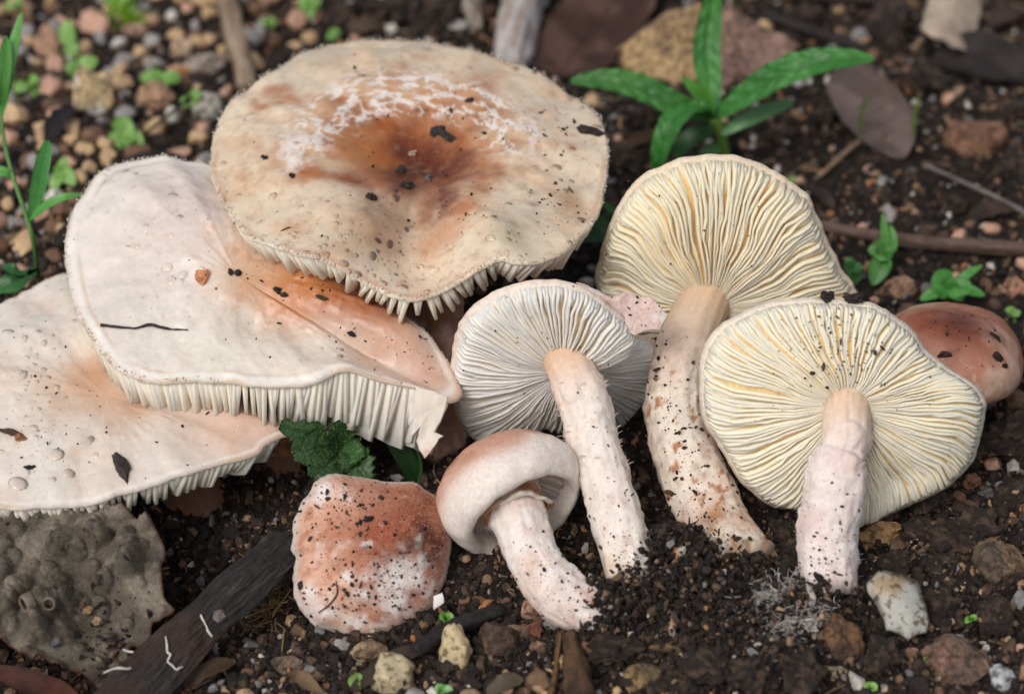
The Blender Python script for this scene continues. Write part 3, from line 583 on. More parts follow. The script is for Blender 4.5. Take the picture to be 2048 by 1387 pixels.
# ---- tall mushroom with yellowish gills leaning behind
root = thing('mushroom', 'mushroom with straw yellow gills and a long dirty curved stem', 'mushroom', GG(1490, 1120), 'uprooted mushrooms')
out5 = [(1196, 570, .1), (1200, 520, .1), (1218, 460, .05), (1243, 400, 0), (1290, 346, 0), (1365, 318, 0), (1445, 313, 0), (1515, 328, 0), (1572, 362, -.05), (1618, 400, -.1), (1642, 460, -.05), (1676, 530, 0), (1702, 570, 0), (1712, 600, 0), (1680, 650, 0), (1600, 690, 0), (1480, 705, 0), (1360, 690, .05), (1270, 655, .1), (1215, 615, .15)]
m5 = polar_cap(out5, (1418, 588), 38.3, (0.05, 0.95, -0.18), prof=lambda s: -.05*(1-s)-.16*(1-s*s), bumps=[(1240, 560, .28, .45), (1620, 520, -.08, .5), (1330, 420, -.12, .7)], rough=0.05, seed=42, rimwave=.05, edge=.03, thick=(.4, .09), nk=420, ms=40)
col5 = np.repeat(srgb(228, 204, 180)[None], m5.top.shape[0]*m5.top.shape[1], 0).reshape(m5.top.shape)
capo = cap_mesh(m5, root, MAT['capdry'], col5, srgb(234, 198, 142), rimcol=srgb(236, 216, 190))
gills(m5, root, capo, 118, 0.17, srgb(250, 230, 190), seed=44, M=14, wave=1.3, s_in=.12, edgecol=srgb(247, 233, 202), basecol=srgb(238, 206, 152), wbot=.42)
so5, ss5, g5, N5, _ = stem(root, [U(1418, 575, 38.2), U(1400, 620, 37.7), U(1362, 720, 37.2), U(1352, 830, 36.8), U(1385, 950, 36.3), U(1440, 1060, 35.8), GG(1500, 1135)], [.54, .46, .46, .48, .53, .53, .48], seed=94, shag=.05, dirt=.75, base=srgb(236, 222, 206), top=(.17, srgb(220, 188, 158)), stain_at=[(.82, .05, srgb(176, 112, 62), .8), (.97, .06, srgb(190, 150, 96), .7)])
shaggy(root, so5, g5, N5, 30, .09, 95, (.3, .9), srgb(250, 242, 236))

# ---- wide mushroom with cream gills on the right
root = thing('mushroom', 'wide mushroom showing cream gills with a thick woolly white stem', 'mushroom', GG(1660, 1165), 'uprooted mushrooms')
out6 = [(1402, 745, 0), (1408, 700, 0), (1432, 660, 0), (1480, 630, 0), (1540, 606, 0), (1610, 600, 0), (1680, 602, 0), (1745, 612, 0), (1800, 645, 0), (1842, 690, 0), (1880, 730, 0), (1935, 760, -.05), (1966, 800, -.05), (1955, 860, 0), (1935, 920, .05), (1890, 965, .1), (1820, 1000, .1), (1760, 1030, .08), (1705, 1052, .05), (1650, 1045, .05), (1600, 1020, .05), (1535, 1000, 0), (1490, 960, 0), (1450, 900, 0), (1412, 830, 0)]
m6 = polar_cap(out6, (1688, 790), 35.6, (0.03, 0.93, -0.36), prof=lambda s: -.05*(1-s)-.14*(1-s*s), bumps=[(1790, 940, .16, .35), (1480, 800, -.08, .5), (1860, 820, -.06, .5)], rough=0.04, seed=52, rimwave=.05, edge=.03, thick=(.35, .12), nk=440, ms=40)
col6 = np.repeat(srgb(230, 208, 188)[None], m6.top.shape[0]*m6.top.shape[1], 0).reshape(m6.top.shape)
capo = cap_mesh(m6, root, MAT['capdry'], col6, srgb(236, 210, 158), rimcol=srgb(240, 226, 206))
gills(m6, root, capo, 128, 0.14, srgb(252, 234, 198), seed=54, M=14, wave=1.25, s_in=.11, edgecol=srgb(251, 240, 214), basecol=srgb(240, 216, 170), wbot=.42)
so6, ss6, g6, N6, _ = stem(root, [U(1686, 778, 35.7), U(1690, 810, 35.25), U(1692, 870, 34.95), U(1686, 908, 34.87), U(1680, 926, 34.83), U(1670, 985, 34.75), U(1655, 1070, 34.7), GG(1657, 1180)-np.array([0, 0, .1])], [.48, .38, .36, .36, .44, .45, .46, .44], seed=104, shag=.07, dirt=.12, base=srgb(238, 224, 218), top=(.20, srgb(226, 192, 160)), pink=srgb(226, 200, 192))
shaggy(root, so6, g6, N6, 110, .10, 105, (.42, .98), srgb(250, 242, 238))
# ---- brown domed cap at the right edge, small brown cap and white button in front
def revolve(profile, a, c, nk=150, mp=80, disp=None, sx=1.0, ref=None):
    a = nz(a); x = nz(np.cross(a, ref if ref is not None else [0.2, 1, 0.1])); y = np.cross(a, x); C = catmull(np.column_stack([np.array(profile), np.zeros(len(profile))]), mp)
    th = np.linspace(0, 2*np.pi, nk, endpoint=False); D = x[None]*np.cos(th)[:, None]*sx+y[None]*np.sin(th)[:, None]
    g = c+D[None]*np.maximum(C[:, 0], 0)[:, None, None]+a*C[:, 1][:, None, None]
    N = grid_normals(g, a)
    if disp is not None: g = g+N*disp(g)[..., None]
    return g, N
root = thing('mushroom', 'rounded red brown mushroom cap behind the wide cream gilled one', 'mushroom', GG(1890, 815), 'uprooted mushrooms')
a7 = nz(-0.05*RT+0.92*UP-0.30*FW)
g7, N7 = revolve([(0, .95), (.5, .90), (.95, .66), (1.26, .25), (1.34, -.1), (1.25, -.42), (1.05, -.55), (.85, -.45), (.4, -.25), (0, -.2)], a7, U(1888, 720, 37.9), disp=lambda g: .06*fbm(g*.8, 3, 7)+.008*fbm(g*7, 2, 8))
col = np.repeat(srgb(196, 138, 112)[None], g7.shape[0]*g7.shape[1], 0).reshape(g7.shape); sf7 = Surf(g7, N7)
col = blend(col, srgb(222, 190, 168), .7*sm(fbm(g7*1.4, 3, 91), 0, .5)); col = stain(col, g7, sf7.at(1880, 720)[0], .6, srgb(204, 146, 116), .7, .3, 92, 1.5)
col = stain(col, g7, sf7.at(1915, 635)[0], .85, srgb(120, 54, 30), .95, .45, 93, 2); col = stain(col, g7, sf7.at(1830, 632)[0], .5, srgb(140, 68, 38), .85, .4, 94, 2); col = stain(col, g7, sf7.at(1920, 640)[0], .35, srgb(82, 34, 24), .7, .8, 95, 4)
vein = 1-sm(np.abs(fbm(g7*np.array([4, 4, 2.5]), 3, 96)), .04, .2); low = sm(-(g7-U(1888, 720, 37.9))@UP, -.2, .7)
col = blend(col, srgb(234, 212, 196), .75*vein*low)
part('cap', g7.reshape(-1, 3), grid_faces(*g7.shape[:2]), MAT['cap'], root, col=col.reshape(-1, 3))
stem(root, [U(1888, 740, 37.9), U(1890, 790, 38.2), GG(1890, 815)-np.array([0, 0, .2])], [.4, .4, .4], seed=64, base=srgb(190, 150, 130))

root = thing('mushroom', 'small scurfy pink cap with dark rust centre and broken left margin', 'mushroom', GG(745, 1200), 'uprooted mushrooms')
out8 = [(630, 962, 0), (665, 952, 0), (720, 958, 0), (790, 962, 0), (838, 972, 0), (872, 1000, 0), (893, 1045, 0), (902, 1090, 0), (893, 1140, 0), (880, 1180, 0), (868, 1212, 0), (830, 1240, 0), (790, 1264, 0), (745, 1286, 0), (705, 1280, 0), (660, 1262, 0), (622, 1240, 0), (598, 1205, 0), (588, 1165, .0), (592, 1135, 0), (597, 1115, 0), (590, 1095, 0), (592, 1050, 0), (605, 1010, 0), (618, 990, 0)]
m8 = polar_cap(out8, (745, 1110), 35.1, (0.16, -0.62, 0.78), prof=lambda s: .72*np.sqrt(np.clip(1-s**2.4, 0, 1)), bumps=[(815, 1070, .16, .4), (700, 1200, .05, .4)], rough=.03, seed=62, rimwave=.03, edge=.05, thick=(.3, .08), nk=300, ms=64)
P = m8.top; col = np.repeat(srgb(224, 176, 150)[None], P.shape[0]*P.shape[1], 0).reshape(P.shape)
col = blend(col, srgb(236, 214, 202), .75*sm(fbm(P*1.6, 3, 101), 0, .45)); sf8 = m8.surf
for (x, y, r_, c_, s_) in [(800, 1075, 1.05, srgb(178, 100, 60), .9), (815, 1065, .75, srgb(134, 54, 20), .98), (845, 1095, .5, srgb(76, 32, 20), .95), (760, 1055, .3, srgb(160, 80, 44), .8), (740, 980, .5, srgb(196, 140, 116), .5)]: col = stain(col, P, sf8.at(x, y)[0], r_, c_, s_, .6, x, 2.6)
for (x, y, r_) in [(690, 1150, .14), (800, 1160, .3), (735, 1190, .14), (840, 1150, .2), (660, 1230, .15), (790, 1215, .2), (640, 975, .2), (615, 1180, .15), (700, 1250, .18)]: col = stain(col, P, sf8.at(x, y)[0], r_, srgb(244, 234, 228), .95, .8, x+9, 4)
col = blend(col, srgb(176, 110, 78), .6*sm(fbm(P*6, 3, 104), .2, .7)); col = blend(col, srgb(240, 226, 216), .6*sm(m8.ss, .93, 1.0))
capo = cap_mesh(m8, root, MAT['capdry'], col, srgb(230, 214, 200), True)
fuzz(root, capo, m8.top[-60:].reshape(-1, 3), m8.N[-60:].reshape(-1, 3), 5000, 67, (.015, .04), srgb(236, 208, 194), w=.003)
stem(root, [m8.P0, m8.P0-m8.n*.5, GG(730, 1190)], [.4, .36, .34], seed=65, base=srgb(224, 204, 190))
plate([(866, 1190), (886, 1184), (890, 1202), (868, 1214)], 34.4, 0, .08, 78, root, 'torn_flap', capo, MAT['gill'], srgb(240, 236, 232), srgb(236, 226, 220), 2)

root = thing('mushroom', 'small white button mushroom with inrolled pink brown cap and bent stem', 'mushroom', GG(1200, 1225), 'uprooted mushrooms')
a9 = nz(-0.44*RT+0.72*UP+0.56*FW); c9 = U(1022, 988, 35.4)
g9, N9 = revolve([(0, .93), (.45, .88), (.85, .66), (1.10, .32), (1.19, -.02), (1.13, -.30), (1.0, -.43), (.88, -.38), (.84, -.2), (.82, .02), (.6, .2), (.3, .26), (0, .26)], a9, c9, disp=lambda g: .07*fbm(g*1.0, 3, 17)+.010*fbm(g*8, 2, 18), mp=110)
col = np.repeat(srgb(240, 228, 218)[None], g9.shape[0]*g9.shape[1], 0).reshape(g9.shape); h = (g9-c9)@a9; sf9 = Surf(g9, N9)
col = blend(col, srgb(206, 154, 130), .95*sm(h+.3*fbm(g9*1.5, 3, 111), -.1, .5)*sm(np.arange(110), 60, 40)[:, None]); col = blend(col, srgb(160, 88, 60), .85*sm(fbm(g9*3, 3, 112), -.05, .5)*sm(h, .2, .7)*sm(np.arange(110), 60, 40)[:, None])
col = stain(col, g9, sf9.at(905, 960)[0], .4, srgb(168, 92, 60), .6, .6, 113, 3)
capo = part('cap', g9.reshape(-1, 3), grid_faces(*g9.shape[:2]), MAT['capdry'], root, col=col.reshape(-1, 3))
cc = Cap(); cc.nk = g9.shape[1]; rows = g9[70:][::-1]; cc.under = rows; cc.UN = -np.repeat(np.repeat(a9[None, None], rows.shape[0], 0), rows.shape[1], 1); cc.top = g9[70:][::-1]
gills(cc, root, capo, 56, .10, srgb(224, 206, 194), short=False, seed=117, M=8, s_in=.3, wave=.2, s_out=.75)
so9, ss9, g9s, N9s, _ = stem(root, [U(1020, 970, 35.5), U(1036, 1030, 35.05), U(1062, 1105, 34.75), U(1112, 1180, 34.45), U(1168, 1212, 34.4), U(1225, 1215, 34.45)], [.44, .42, .40, .42, .42, .36], seed=124, shag=.04, dirt=.2, base=srgb(242, 232, 224), top=(.04, srgb(226, 200, 176)), stain_at=[(.14, .05, srgb(170, 104, 54), .9), (.85, .1, srgb(216, 170, 150), .6)])
shaggy(root, so9, g9s, N9s, 24, .08, 125, (.15, .9), srgb(250, 242, 236))
# torn veil ring round its neck
T, X, Y = frames(catmull(np.array([U(1024, 975, 35.4), U(1036, 1030, 35.05), U(1062, 1105, 34.75)]), 9)); th = np.linspace(0, 2*np.pi, 72, endpoint=False)
pc = U(1033, 1018, 35.1); ring = []
for q, (rr, hh) in enumerate([(.43, -.06), (.50, -.02), (.56, .05), (.52, .07), (.44, .05)]):
    w = 1+.10*np.sin(th*5+1)+.10*noise(np.stack([np.cos(th)*4, np.sin(th)*4, th*0+q], 1), 5)*(q > 0); ring.append(pc+(X[4]*np.cos(th)[:, None]+Y[4]*np.sin(th)[:, None])*(rr*w)[:, None]+T[4]*hh)
rg = np.array(ring); rc = blend(np.repeat(srgb(236, 222, 206)[None], rg.size//3, 0), srgb(168, 104, 54), .9*sm(fbm(rg.reshape(-1, 3)*3, 3, 127), -.2, .3))
part('ring', rg.reshape(-1, 3), grid_faces(5, 72), MAT['stem'], root, so9, col=rc)
# ------------------------------------------------------------------ pebbles and stones
STONEC = {'tan': srgb(204, 170, 130), 'pink': srgb(204, 160, 136), 'grey': srgb(160, 154, 150), 'white': srgb(218, 212, 202), 'brown': srgb(120, 88, 66)}
for k_, c_ in STONEC.items():
    MAT['peb_'+k_] = mat_attr('pebble_'+k_, rough=0.5, spec=0.5, base=c_, var=0.35, vscale=2.2, bump=0.4, bscale=9, bdist=0.08, var2=(3, 0.56, 0.72, srgb(110, 78, 54), 0.6))
PEB = [rock_shape(200+i, ICO3, cuts=[6, 10, 14][i % 3], rough=0.10, freq=1.4) for i in range(10)]
PEBM = {}
def peb_mesh(k, i):
    if (k, i) not in PEBM:
        V, F = PEB[i]; V = V-np.array([0, 0, V[:, 2].min()]); PEBM[k, i] = mesh_data('pebble', V, F, smooth=(i % 3 == 0)); PEBM[k, i].materials.append(MAT['peb_'+k])
    return PEBM[k, i]
PLAB = {'tan': 'tan', 'pink': 'pinkish', 'grey': 'grey', 'white': 'whitish', 'brown': 'dark brown'}
placed = []
COVER = [np.array([q[:2] for q in o_]) for o_ in (out1, out2, out3, out4, out5, out6, out8)]
def covered(x, y):
    for q in COVER:
        j = np.roll(np.arange(len(q)), 1); a, b = q, q[j]
        if (((a[:, 1] > y) != (b[:, 1] > y)) & (x < (b[:, 0]-a[:, 0])*(y-a[:, 1])/(b[:, 1]-a[:, 1]+1e-9)+a[:, 0])).sum() % 2: return True
    return False
def pebbles(n, box, rad, probs, where):
    k = list(STONEC); tries = 0; done = 0
    while done < n and tries < n*20:
        tries += 1; px, py = rng.uniform(box[0], box[2]), rng.uniform(box[1], box[3])
        if covered(px, py): continue
        r = rad[0]*(rad[1]/rad[0])**(rng.uniform()**1.5); p = GG(px, py)
        if any((p[0]-q[0])**2+(p[1]-q[1])**2 < (0.9*(r+q[2]))**2 for q in placed): continue
        placed.append((p[0], p[1], r)); kk = k[rng.choice(5, p=probs)]; done += 1; mi = int(rng.integers(len(PEB)))
        o = bpy.data.objects.new('pebble', peb_mesh(kk, mi)); COL.objects.link(o)
        f = rng.uniform(.75, 1.25, 3); o.scale = (r*f[0]*1.15, r*f[1], r*f[2]*.85); o.location = (p[0], p[1], float(gz(p[0], p[1]))-r*.45)
        o.rotation_euler = (rng.normal(0, .25), rng.normal(0, .25), rng.uniform(0, 6.28)); form = 'rounded' if mi % 3 == 0 else 'angular'; tag(o, f'{form} {PLAB[kk]} pebble {where}', 'pebble', f'{form} {PLAB[kk]} pebbles {where}')
def keep_off(px, py, r): p = GG(px, py); placed.append((p[0], p[1], r))
def stone(px, py, w, h, colr, label, seed, cuts=11, name='stone', mat=None, flat=.8, tilt=None, c2=None, sink=.35, smooth=False, group=None):
    p = GG(px, py); d = (p-CAM)@FW; k = d/FPX; rx, rz = w*k/2, h*k/2
    V, F = rock_shape(seed, ICO4, cuts=cuts, rough=.2, freq=1.5); V = V*(1+.07*fbm(V*5, 4, seed+2))[:, None]; V = V/np.abs(V).max(0)
    W = V[:, :1]*RT*rx+V[:, 1:2]*UP*rz+V[:, 2:]*FW*min(rx, rz)*flat
    W = W+p; W = W+np.array([0, 0, 1.0])*(float(gz(p[0], p[1], False))-W[:, 2].min()-sink*(W[:, 2].max()-W[:, 2].min()))
    x, y, _ = proj(W); ax, ay = (x.min()+x.max())/2, (y.min()+y.max())/2; W = W+RT*(px-ax)*k
    cc = np.repeat(np.asarray(colr)[None], len(W), 0)
    if c2 is not None: cc = blend(cc, c2, sm(fbm(W*1.6, 3, seed+6), -.1, .35))
    keep_off(px, py, max(rx, rz)*.9)
    return solo(name, W, F, mat or MAT['stone'], label, 'stone', group=group, col=cc, smooth=smooth)
MAT['quartz'] = mat_attr('clouded_quartz', rough=.35, spec=.5, sss=.6, rad=(.35, .35, .32), var=.15, vscale=4, bump=.5, bscale=12, bdist=.05, var2=(9, .52, .64, srgb(84, 64, 46), .8))
def slab(poly, d0, slope, thick, seed, name, label, mat, c1, c2):
    bm = bmesh.new(); vs = [bm.verts.new(U(x, y, d0+slope*(y-poly[0][1])/100.0)) for x, y in poly]; f = bm.faces.new(vs); bmesh.ops.triangulate(bm, faces=[f])
    bmesh.ops.subdivide_edges(bm, edges=bm.edges[:], cuts=5, use_grid_fill=True); bmesh.ops.triangulate(bm, faces=bm.faces[:]); bm.normal_update(); m = np.mean([v.co[:] for v in bm.verts], 0)
    A = np.array([v.co[:] for v in bm.verts]); F = np.array([[v.index for v in f.verts] for f in bm.faces]); B = [v.is_boundary for v in bm.verts]; be = [(e.verts[0].index, e.verts[1].index) for e in bm.edges if e.is_boundary]; bm.free()
    pts = A[np.array(B)]; dist = np.min(np.linalg.norm(A[:, None]-pts[None], axis=2), 1); e = np.sqrt(np.clip(dist/(.35), 0, 1))*.5; view = nz(CAM-m)
    V = np.vstack([A+view*(thick*e+.06*fbm(A*2.2, 3, seed)*e)[:, None], A-view*(thick*e)[:, None]]); n = len(A); V = V+np.array([fbm(V*4, 3, seed+q) for q in range(3)]).T*.025
    F = np.vstack([F, F[:, ::-1]+n]+[np.array([[a, b, b+n], [a, b+n, a+n]]) for a, b in be])
    return solo(name, V, F, mat, label, 'stone', col=blend(np.repeat(np.asarray(c1)[None], len(V), 0), c2, sm(fbm(V*1.8, 3, seed+4)+1.2*(V[:, 2]-V[:, 2].mean()), -.1, .6)), smooth=True)
db = (GG(1800, 1285)-CAM)@FW
slab([(1735, 1165), (1760, 1140), (1800, 1143), (1835, 1163), (1850, 1200), (1860, 1240), (1852, 1264), (1836, 1268), (1815, 1280), (1795, 1268), (1770, 1262), (1766, 1230), (1750, 1200), (1736, 1182)], db+.10, -.25, .40, 301, 'quartz_chip', 'flat milky quartz chip standing beside the woolly stem base', MAT['quartz'], srgb(178, 176, 168), srgb(160, 136, 98)); keep_off(1800, 1230, .5)
stone(912, 1318, 74, 116, srgb(196, 176, 136), 'pale yellow lumpy quartz pebble standing in front of the button stem', 302, cuts=6, mat=MAT['quartz'], c2=srgb(170, 150, 108), sink=.25, smooth=True)
stone(785, 1362, 100, 92, srgb(186, 170, 138), 'round pale translucent pebble below the scurfy pink cap', 303, cuts=6, mat=MAT['quartz'], c2=srgb(160, 140, 108), smooth=True, sink=.3)
stone(1000, 1288, 100, 84, srgb(112, 84, 62), 'dark brown blocky stone under the bent stem', 304, c2=srgb(84, 66, 54))
stone(738, 1312, 92, 62, srgb(178, 154, 122), 'tan wet stone peeking out under the scurfy pink cap', 305, c2=srgb(132, 106, 80))
stone(575, 1332, 76, 56, srgb(128, 108, 88), 'grey brown pebble between the bark strip and pink cap', 306, c2=srgb(96, 80, 66))
stone(1062, 1222, 46, 56, srgb(186, 142, 118), 'pinkish angular pebble beside the bent button stem', 307)
stone(1068, 1262, 40, 44, srgb(138, 82, 64), 'reddish brown small pebble below the pinkish angular one', 308)
stone(1760, 1078, 108, 76, srgb(172, 134, 92), 'ochre lump of stone tucked under the cream gills', 309, c2=srgb(110, 92, 76))
stone(2000, 1150, 124, 124, srgb(104, 88, 74), 'dark faceted pyramid shaped stone on the dark soil bank', 310, cuts=6, c2=srgb(140, 112, 80))
stone(1688, 1290, 92, 122, srgb(124, 90, 62), 'rusty brown rounded stone next to the white mould', 311, cuts=7, c2=srgb(86, 66, 50), smooth=True)
stone(1915, 1335, 160, 128, srgb(136, 104, 88), 'large dull pink brown slab of stone', 312, cuts=8, c2=srgb(112, 90, 76))
stone(2008, 1365, 62, 66, srgb(196, 198, 200), 'bluish white pebble beside the large pink brown slab', 313, c2=srgb(160, 164, 168))
stone(1672, 1345, 56, 36, srgb(182, 164, 132), 'straw coloured flat chip below the rusty brown stone', 314)
stone(1290, 1368, 90, 70, srgb(150, 124, 82), 'yellowish crumbly lump of stone at the soil heap foot', 315, c2=srgb(110, 90, 66))
stone(1945, 968, 44, 44, srgb(168, 116, 84), 'orange brown pebble beneath the cream gilled rim', 316, smooth=True)
stone(1975, 995, 40, 40, srgb(118, 116, 122), 'bluish grey pebble beside the orange brown one', 317)
stone(2030, 585, 60, 56, srgb(190, 138, 112), 'salmon pink pebble behind the red brown cap', 318, smooth=True)
stone(1790, 585, 100, 60, srgb(176, 138, 112), 'tan chunk of stone between two leafy sprouts', 319)
stone(1950, 290, 140, 110, srgb(170, 126, 98), 'reddish conglomerate lump beside the grey dead leaf', 320, cuts=4, c2=srgb(130, 92, 70), smooth=True)
stone(185, 215, 96, 140, srgb(212, 182, 138), 'tall pale ochre stone among the seedlings', 321, c2=srgb(214, 206, 196), smooth=True)
stone(100, 95, 66, 92, srgb(196, 154, 124), 'salmon tan stone near the slender seedling tip', 322, smooth=True)
stone(362, 108, 58, 58, srgb(214, 184, 152), 'cream rounded pebble left of the pale stick', 323, smooth=True)
stone(408, 145, 96, 70, srgb(176, 160, 146), 'greyish rounded stone beside the thin dark twig', 324, smooth=True, c2=srgb(196, 170, 130))
stone(415, 225, 80, 84, srgb(202, 170, 118), 'honey coloured stone against the broad cap rim', 325, smooth=True, c2=srgb(186, 180, 168))
stone(310, 205, 84, 76, srgb(186, 146, 116), 'tan and grey double stone amid sprouts', 326, c2=srgb(170, 168, 172), smooth=True)
stone(270, 70, 60, 44, srgb(186, 150, 128), 'rosy pebble below the bright green moss tuft', 327, smooth=True)
# the big angular rock behind the rosette: a hull of real corners
def hull_rock(name, corners, seed, label, col_fn, mat):
    bm = bmesh.new()
    for c_ in corners: bm.verts.new(c_)
    bmesh.ops.convex_hull(bm, input=bm.verts[:]); bmesh.ops.delete(bm, geom=[v for v in bm.verts if not v.link_faces], context='VERTS')
    bmesh.ops.triangulate(bm, faces=bm.faces[:])
    for _ in range(4): bmesh.ops.subdivide_edges(bm, edges=bm.edges[:], cuts=1, use_grid_fill=True)
    bmesh.ops.triangulate(bm, faces=bm.faces[:]); bm.normal_update()
    V = np.array([v.co[:] for v in bm.verts]); N = np.array([v.normal[:] for v in bm.verts]); F = np.array([[v.index for v in f.verts] for f in bm.faces]); bm.free()
    V = V+N*(0.10*fbm(V*1.3, 4, seed))[:, None]
    return solo(name, V, F, mat, label, 'stone', col=col_fn(V), smooth=False)
b0 = GG(1310, 170); b1 = GG(1460, 185); b2 = GG(1585, 140); b3 = GG(1190, 135)
ap = G(1395, 5, 1.75); ap2 = G(1505, 35, 1.2); dn = np.array([0, 0, -.4])
hull_rock('rock', [b0+dn, b1+dn, b2+dn, b3+dn, b3+np.array([0, 0, .25]), ap, ap2, b2+np.array([0.1, .6, .3]), ap+np.array([.2, 1.6, -1.9]), ap2+np.array([.6, 1.6, -1.4]), b3+np.array([0.4, 1.5, -.3])], 331, 'big angular tan and pink rock behind the green rosette',
          lambda V: blend(blend(np.repeat(srgb(206, 172, 124)[None], len(V), 0), srgb(196, 156, 140), sm(V[:, 0], ap[0]+.1, ap[0]+.5)), srgb(140, 112, 90), .7*sm(fbm(V*2.2, 3, 7), .05, .5)), MAT['stone'])
keep_off(1390, 110, 1.6); keep_off(1450, 300, .3); keep_off(190, 1180, 1.6)
# dark soil clods, some with roots' grit in them
CL = [rock_shape(700+i, ICO4, cuts=3, rough=.42, freq=1.9) for i in range(6)]; CLM = []
for V_, F_ in CL:
    V_ = V_*(1+.16*fbm(V_*3.5, 4, 4)+.10*fbm(V_*11, 2, 5))[:, None]; CLM.append(mesh_data('soil_clod', V_-np.array([0, 0, V_[:, 2].min()]), F_, smooth=False, col=blend(np.repeat(srgb(44, 35, 30)[None], len(V_), 0), srgb(86, 68, 54), sm(fbm(V_*3, 3, 8), .1, .6)))); CLM[-1].materials.append(MAT['crumb'])
CLODP = []
def clods(spots, where):
    for i, (px, py, r) in enumerate(spots):
        p = GG(px, py); o = bpy.data.objects.new('soil_clod', CLM[i % 6]); COL.objects.link(o); o.scale = (r*rng.uniform(.9, 1.3), r*rng.uniform(.8, 1.1), r*rng.uniform(.6, .85)); o.location = (p[0], p[1], float(gz(p[0], p[1]))-r*.35); o.rotation_euler = (0, 0, rng.uniform(0, 6.28)); CLODP.append((*o.location, r))
        tag(o, 'dark crumbly soil clod '+where, 'soil clod', 'soil clods '+where); placed.append((p[0], p[1], r*.8))
clods([(1860, 1090, .42), (1950, 1085, .38), (1900, 1150, .3), (1850, 1020, .35), (2020, 900, .45), (1960, 900, .35), (2030, 1010, .4), (1890, 1240, .26), (1990, 1250, .3), (1760, 1330, .26), (1790, 1140, .22)], 'on the bank beyond the quartz chip')
clods([(1420, 1340, .33), (1500, 1370, .3), (1350, 1380, .28), (1600, 1365, .32), (1230, 1310, .28), (1180, 1270, .22), (1560, 1080, .3), (1590, 1130, .26)], 'around the foot of the uprooted stems')
clods([(1280, 250, .35), (1250, 330, .3), (1560, 280, .32), (1640, 250, .28), (1850, 180, .4), (1750, 400, .3), (1900, 420, .28), (1600, 60, .4), (1780, 60, .45), (2020, 350, .35), (1640, 140, .3), (700, 50, .45), (800, 30, .45), (880, 40, .4), (2020, 240, .35)], 'on the soil around the rosette plant')
pebbles(125, (-20, -20, 640, 600), (.16, .38), [.36, .26, .16, .10, .12], 'among the seedlings behind the folded white cap')
pebbles(22, (600, -20, 1250, 130), (.10, .22), [.25, .2, .2, .1, .25], 'near the silvery stick behind the broad cap')
pebbles(75, (1180, -10, 2060, 640), (.07, .19), [.24, .26, .22, .12, .16], 'on the soil around the rosette and brown twig')
pebbles(36, (1740, 830, 2060, 1400), (.06, .16), [.12, .14, .2, .06, .48], 'on the soil bank around the quartz chip')
pebbles(44, (340, 1200, 1300, 1400), (.06, .16), [.14, .1, .16, .06, .54], 'in front of the scurfy pink cap and button')

# grit lying on the clods
n_ = 3400; cp = np.array(CLODP)[rng.integers(0, len(CLODP), n_)]; d_ = nz(rng.normal(size=(n_, 3))+np.array([0, -.3, .9])); d_[:, 2] = np.abs(d_[:, 2]); P = cp[:, :3]+d_*cp[:, 3:]*np.array([1.0, .9, .62])*rng.uniform(.8, 1.05, (n_, 1))+np.array([0, 0, 1])*cp[:, 3:]*.55
s_ = np.exp(rng.normal(math.log(.03), .5, n_)).clip(.012, .08); V, F, C = crumbs(P, s_[:, None]*np.exp(rng.normal(0, .35, (n_, 3))), pal(n_, (.25, .22, .18, .12, .08, .06, .03, .04, .02)), .05)
solo('soil_grit', V, F, MAT['crumb'], 'loose grit lying on the soil clods', 'soil', kind='stuff', col=C, smooth=False)
# ------------------------------------------------------------------ plants, dead leaves, sticks
def leaf_mesh(path, width, up=(0, 0, 1), fold=.15, wf=None, n=34, m=13, bull=0.0, thick=.014, seed=1, twist=0.0, edge=0.0, bfreq=(26, 3)):
    P = catmull(np.asarray(path, float), n); T = nz(np.gradient(P, axis=0)); up = nz(np.asarray(up, float)); S = nz(np.cross(T, up)); N = np.cross(S, T)
    u = np.linspace(0, 1, n); w = width*(wf(u) if wf else np.sin(np.pi*np.clip(u*.96+.03, 0, 1))**.6)
    x = np.linspace(-1, 1, m); X = np.repeat(x[None], n, 0); Uu = np.repeat(u[:, None], m, 1)
    ed = 1+edge*noise(np.stack([Uu*14, np.sign(X)*3, X*0], -1), seed)*(np.abs(X) > .8)
    H = fold*np.abs(X)**1.6*w[:, None]-0.12*np.exp(-(X/.10)**2)*w[:, None]*(bull > 0)
    if bull: H = H+bull*w[:, None]*(np.abs(np.sin(Uu*bfreq[0]+np.abs(X)*bfreq[1]))**.7-.5)*sm(np.abs(X), .05, .25)+bull*.6*w[:, None]*noise(np.stack([Uu*30, X*7, X*0], -1), seed)
    tw = twist*Uu; Sx = S[:, None]*np.cos(tw)[..., None]+N[:, None]*np.sin(tw)[..., None]; Nx = -S[:, None]*np.sin(tw)[..., None]+N[:, None]*np.cos(tw)[..., None]
    top = P[:, None]+Sx*(X*w[:, None]*ed)[..., None]+Nx*H[..., None]; bot = top-Nx*thick*(1-.6*np.abs(X)**4)[..., None]
    V = np.vstack([top.reshape(-1, 3), bot.reshape(-1, 3)]); f = grid_faces(n, m, False); k = n*m
    i = np.arange(n-1); L = np.stack([i*m, (i+1)*m, (i+1)*m+k, i*m+k], 1); R = np.stack([i*m+m-1, i*m+m-1+k, (i+1)*m+m-1+k, (i+1)*m+m-1], 1)
    j = np.arange(m-1); A = np.stack([j, j+k, j+1+k, j+1], 1); B = np.stack([j+(n-1)*m, j+1+(n-1)*m, j+1+(n-1)*m+k, j+(n-1)*m+k], 1)
    return V, np.vstack([f[:, ::-1], f+k, L, R, A, B]), np.concatenate([Uu.ravel()]*2), np.concatenate([X.ravel()]*2), P
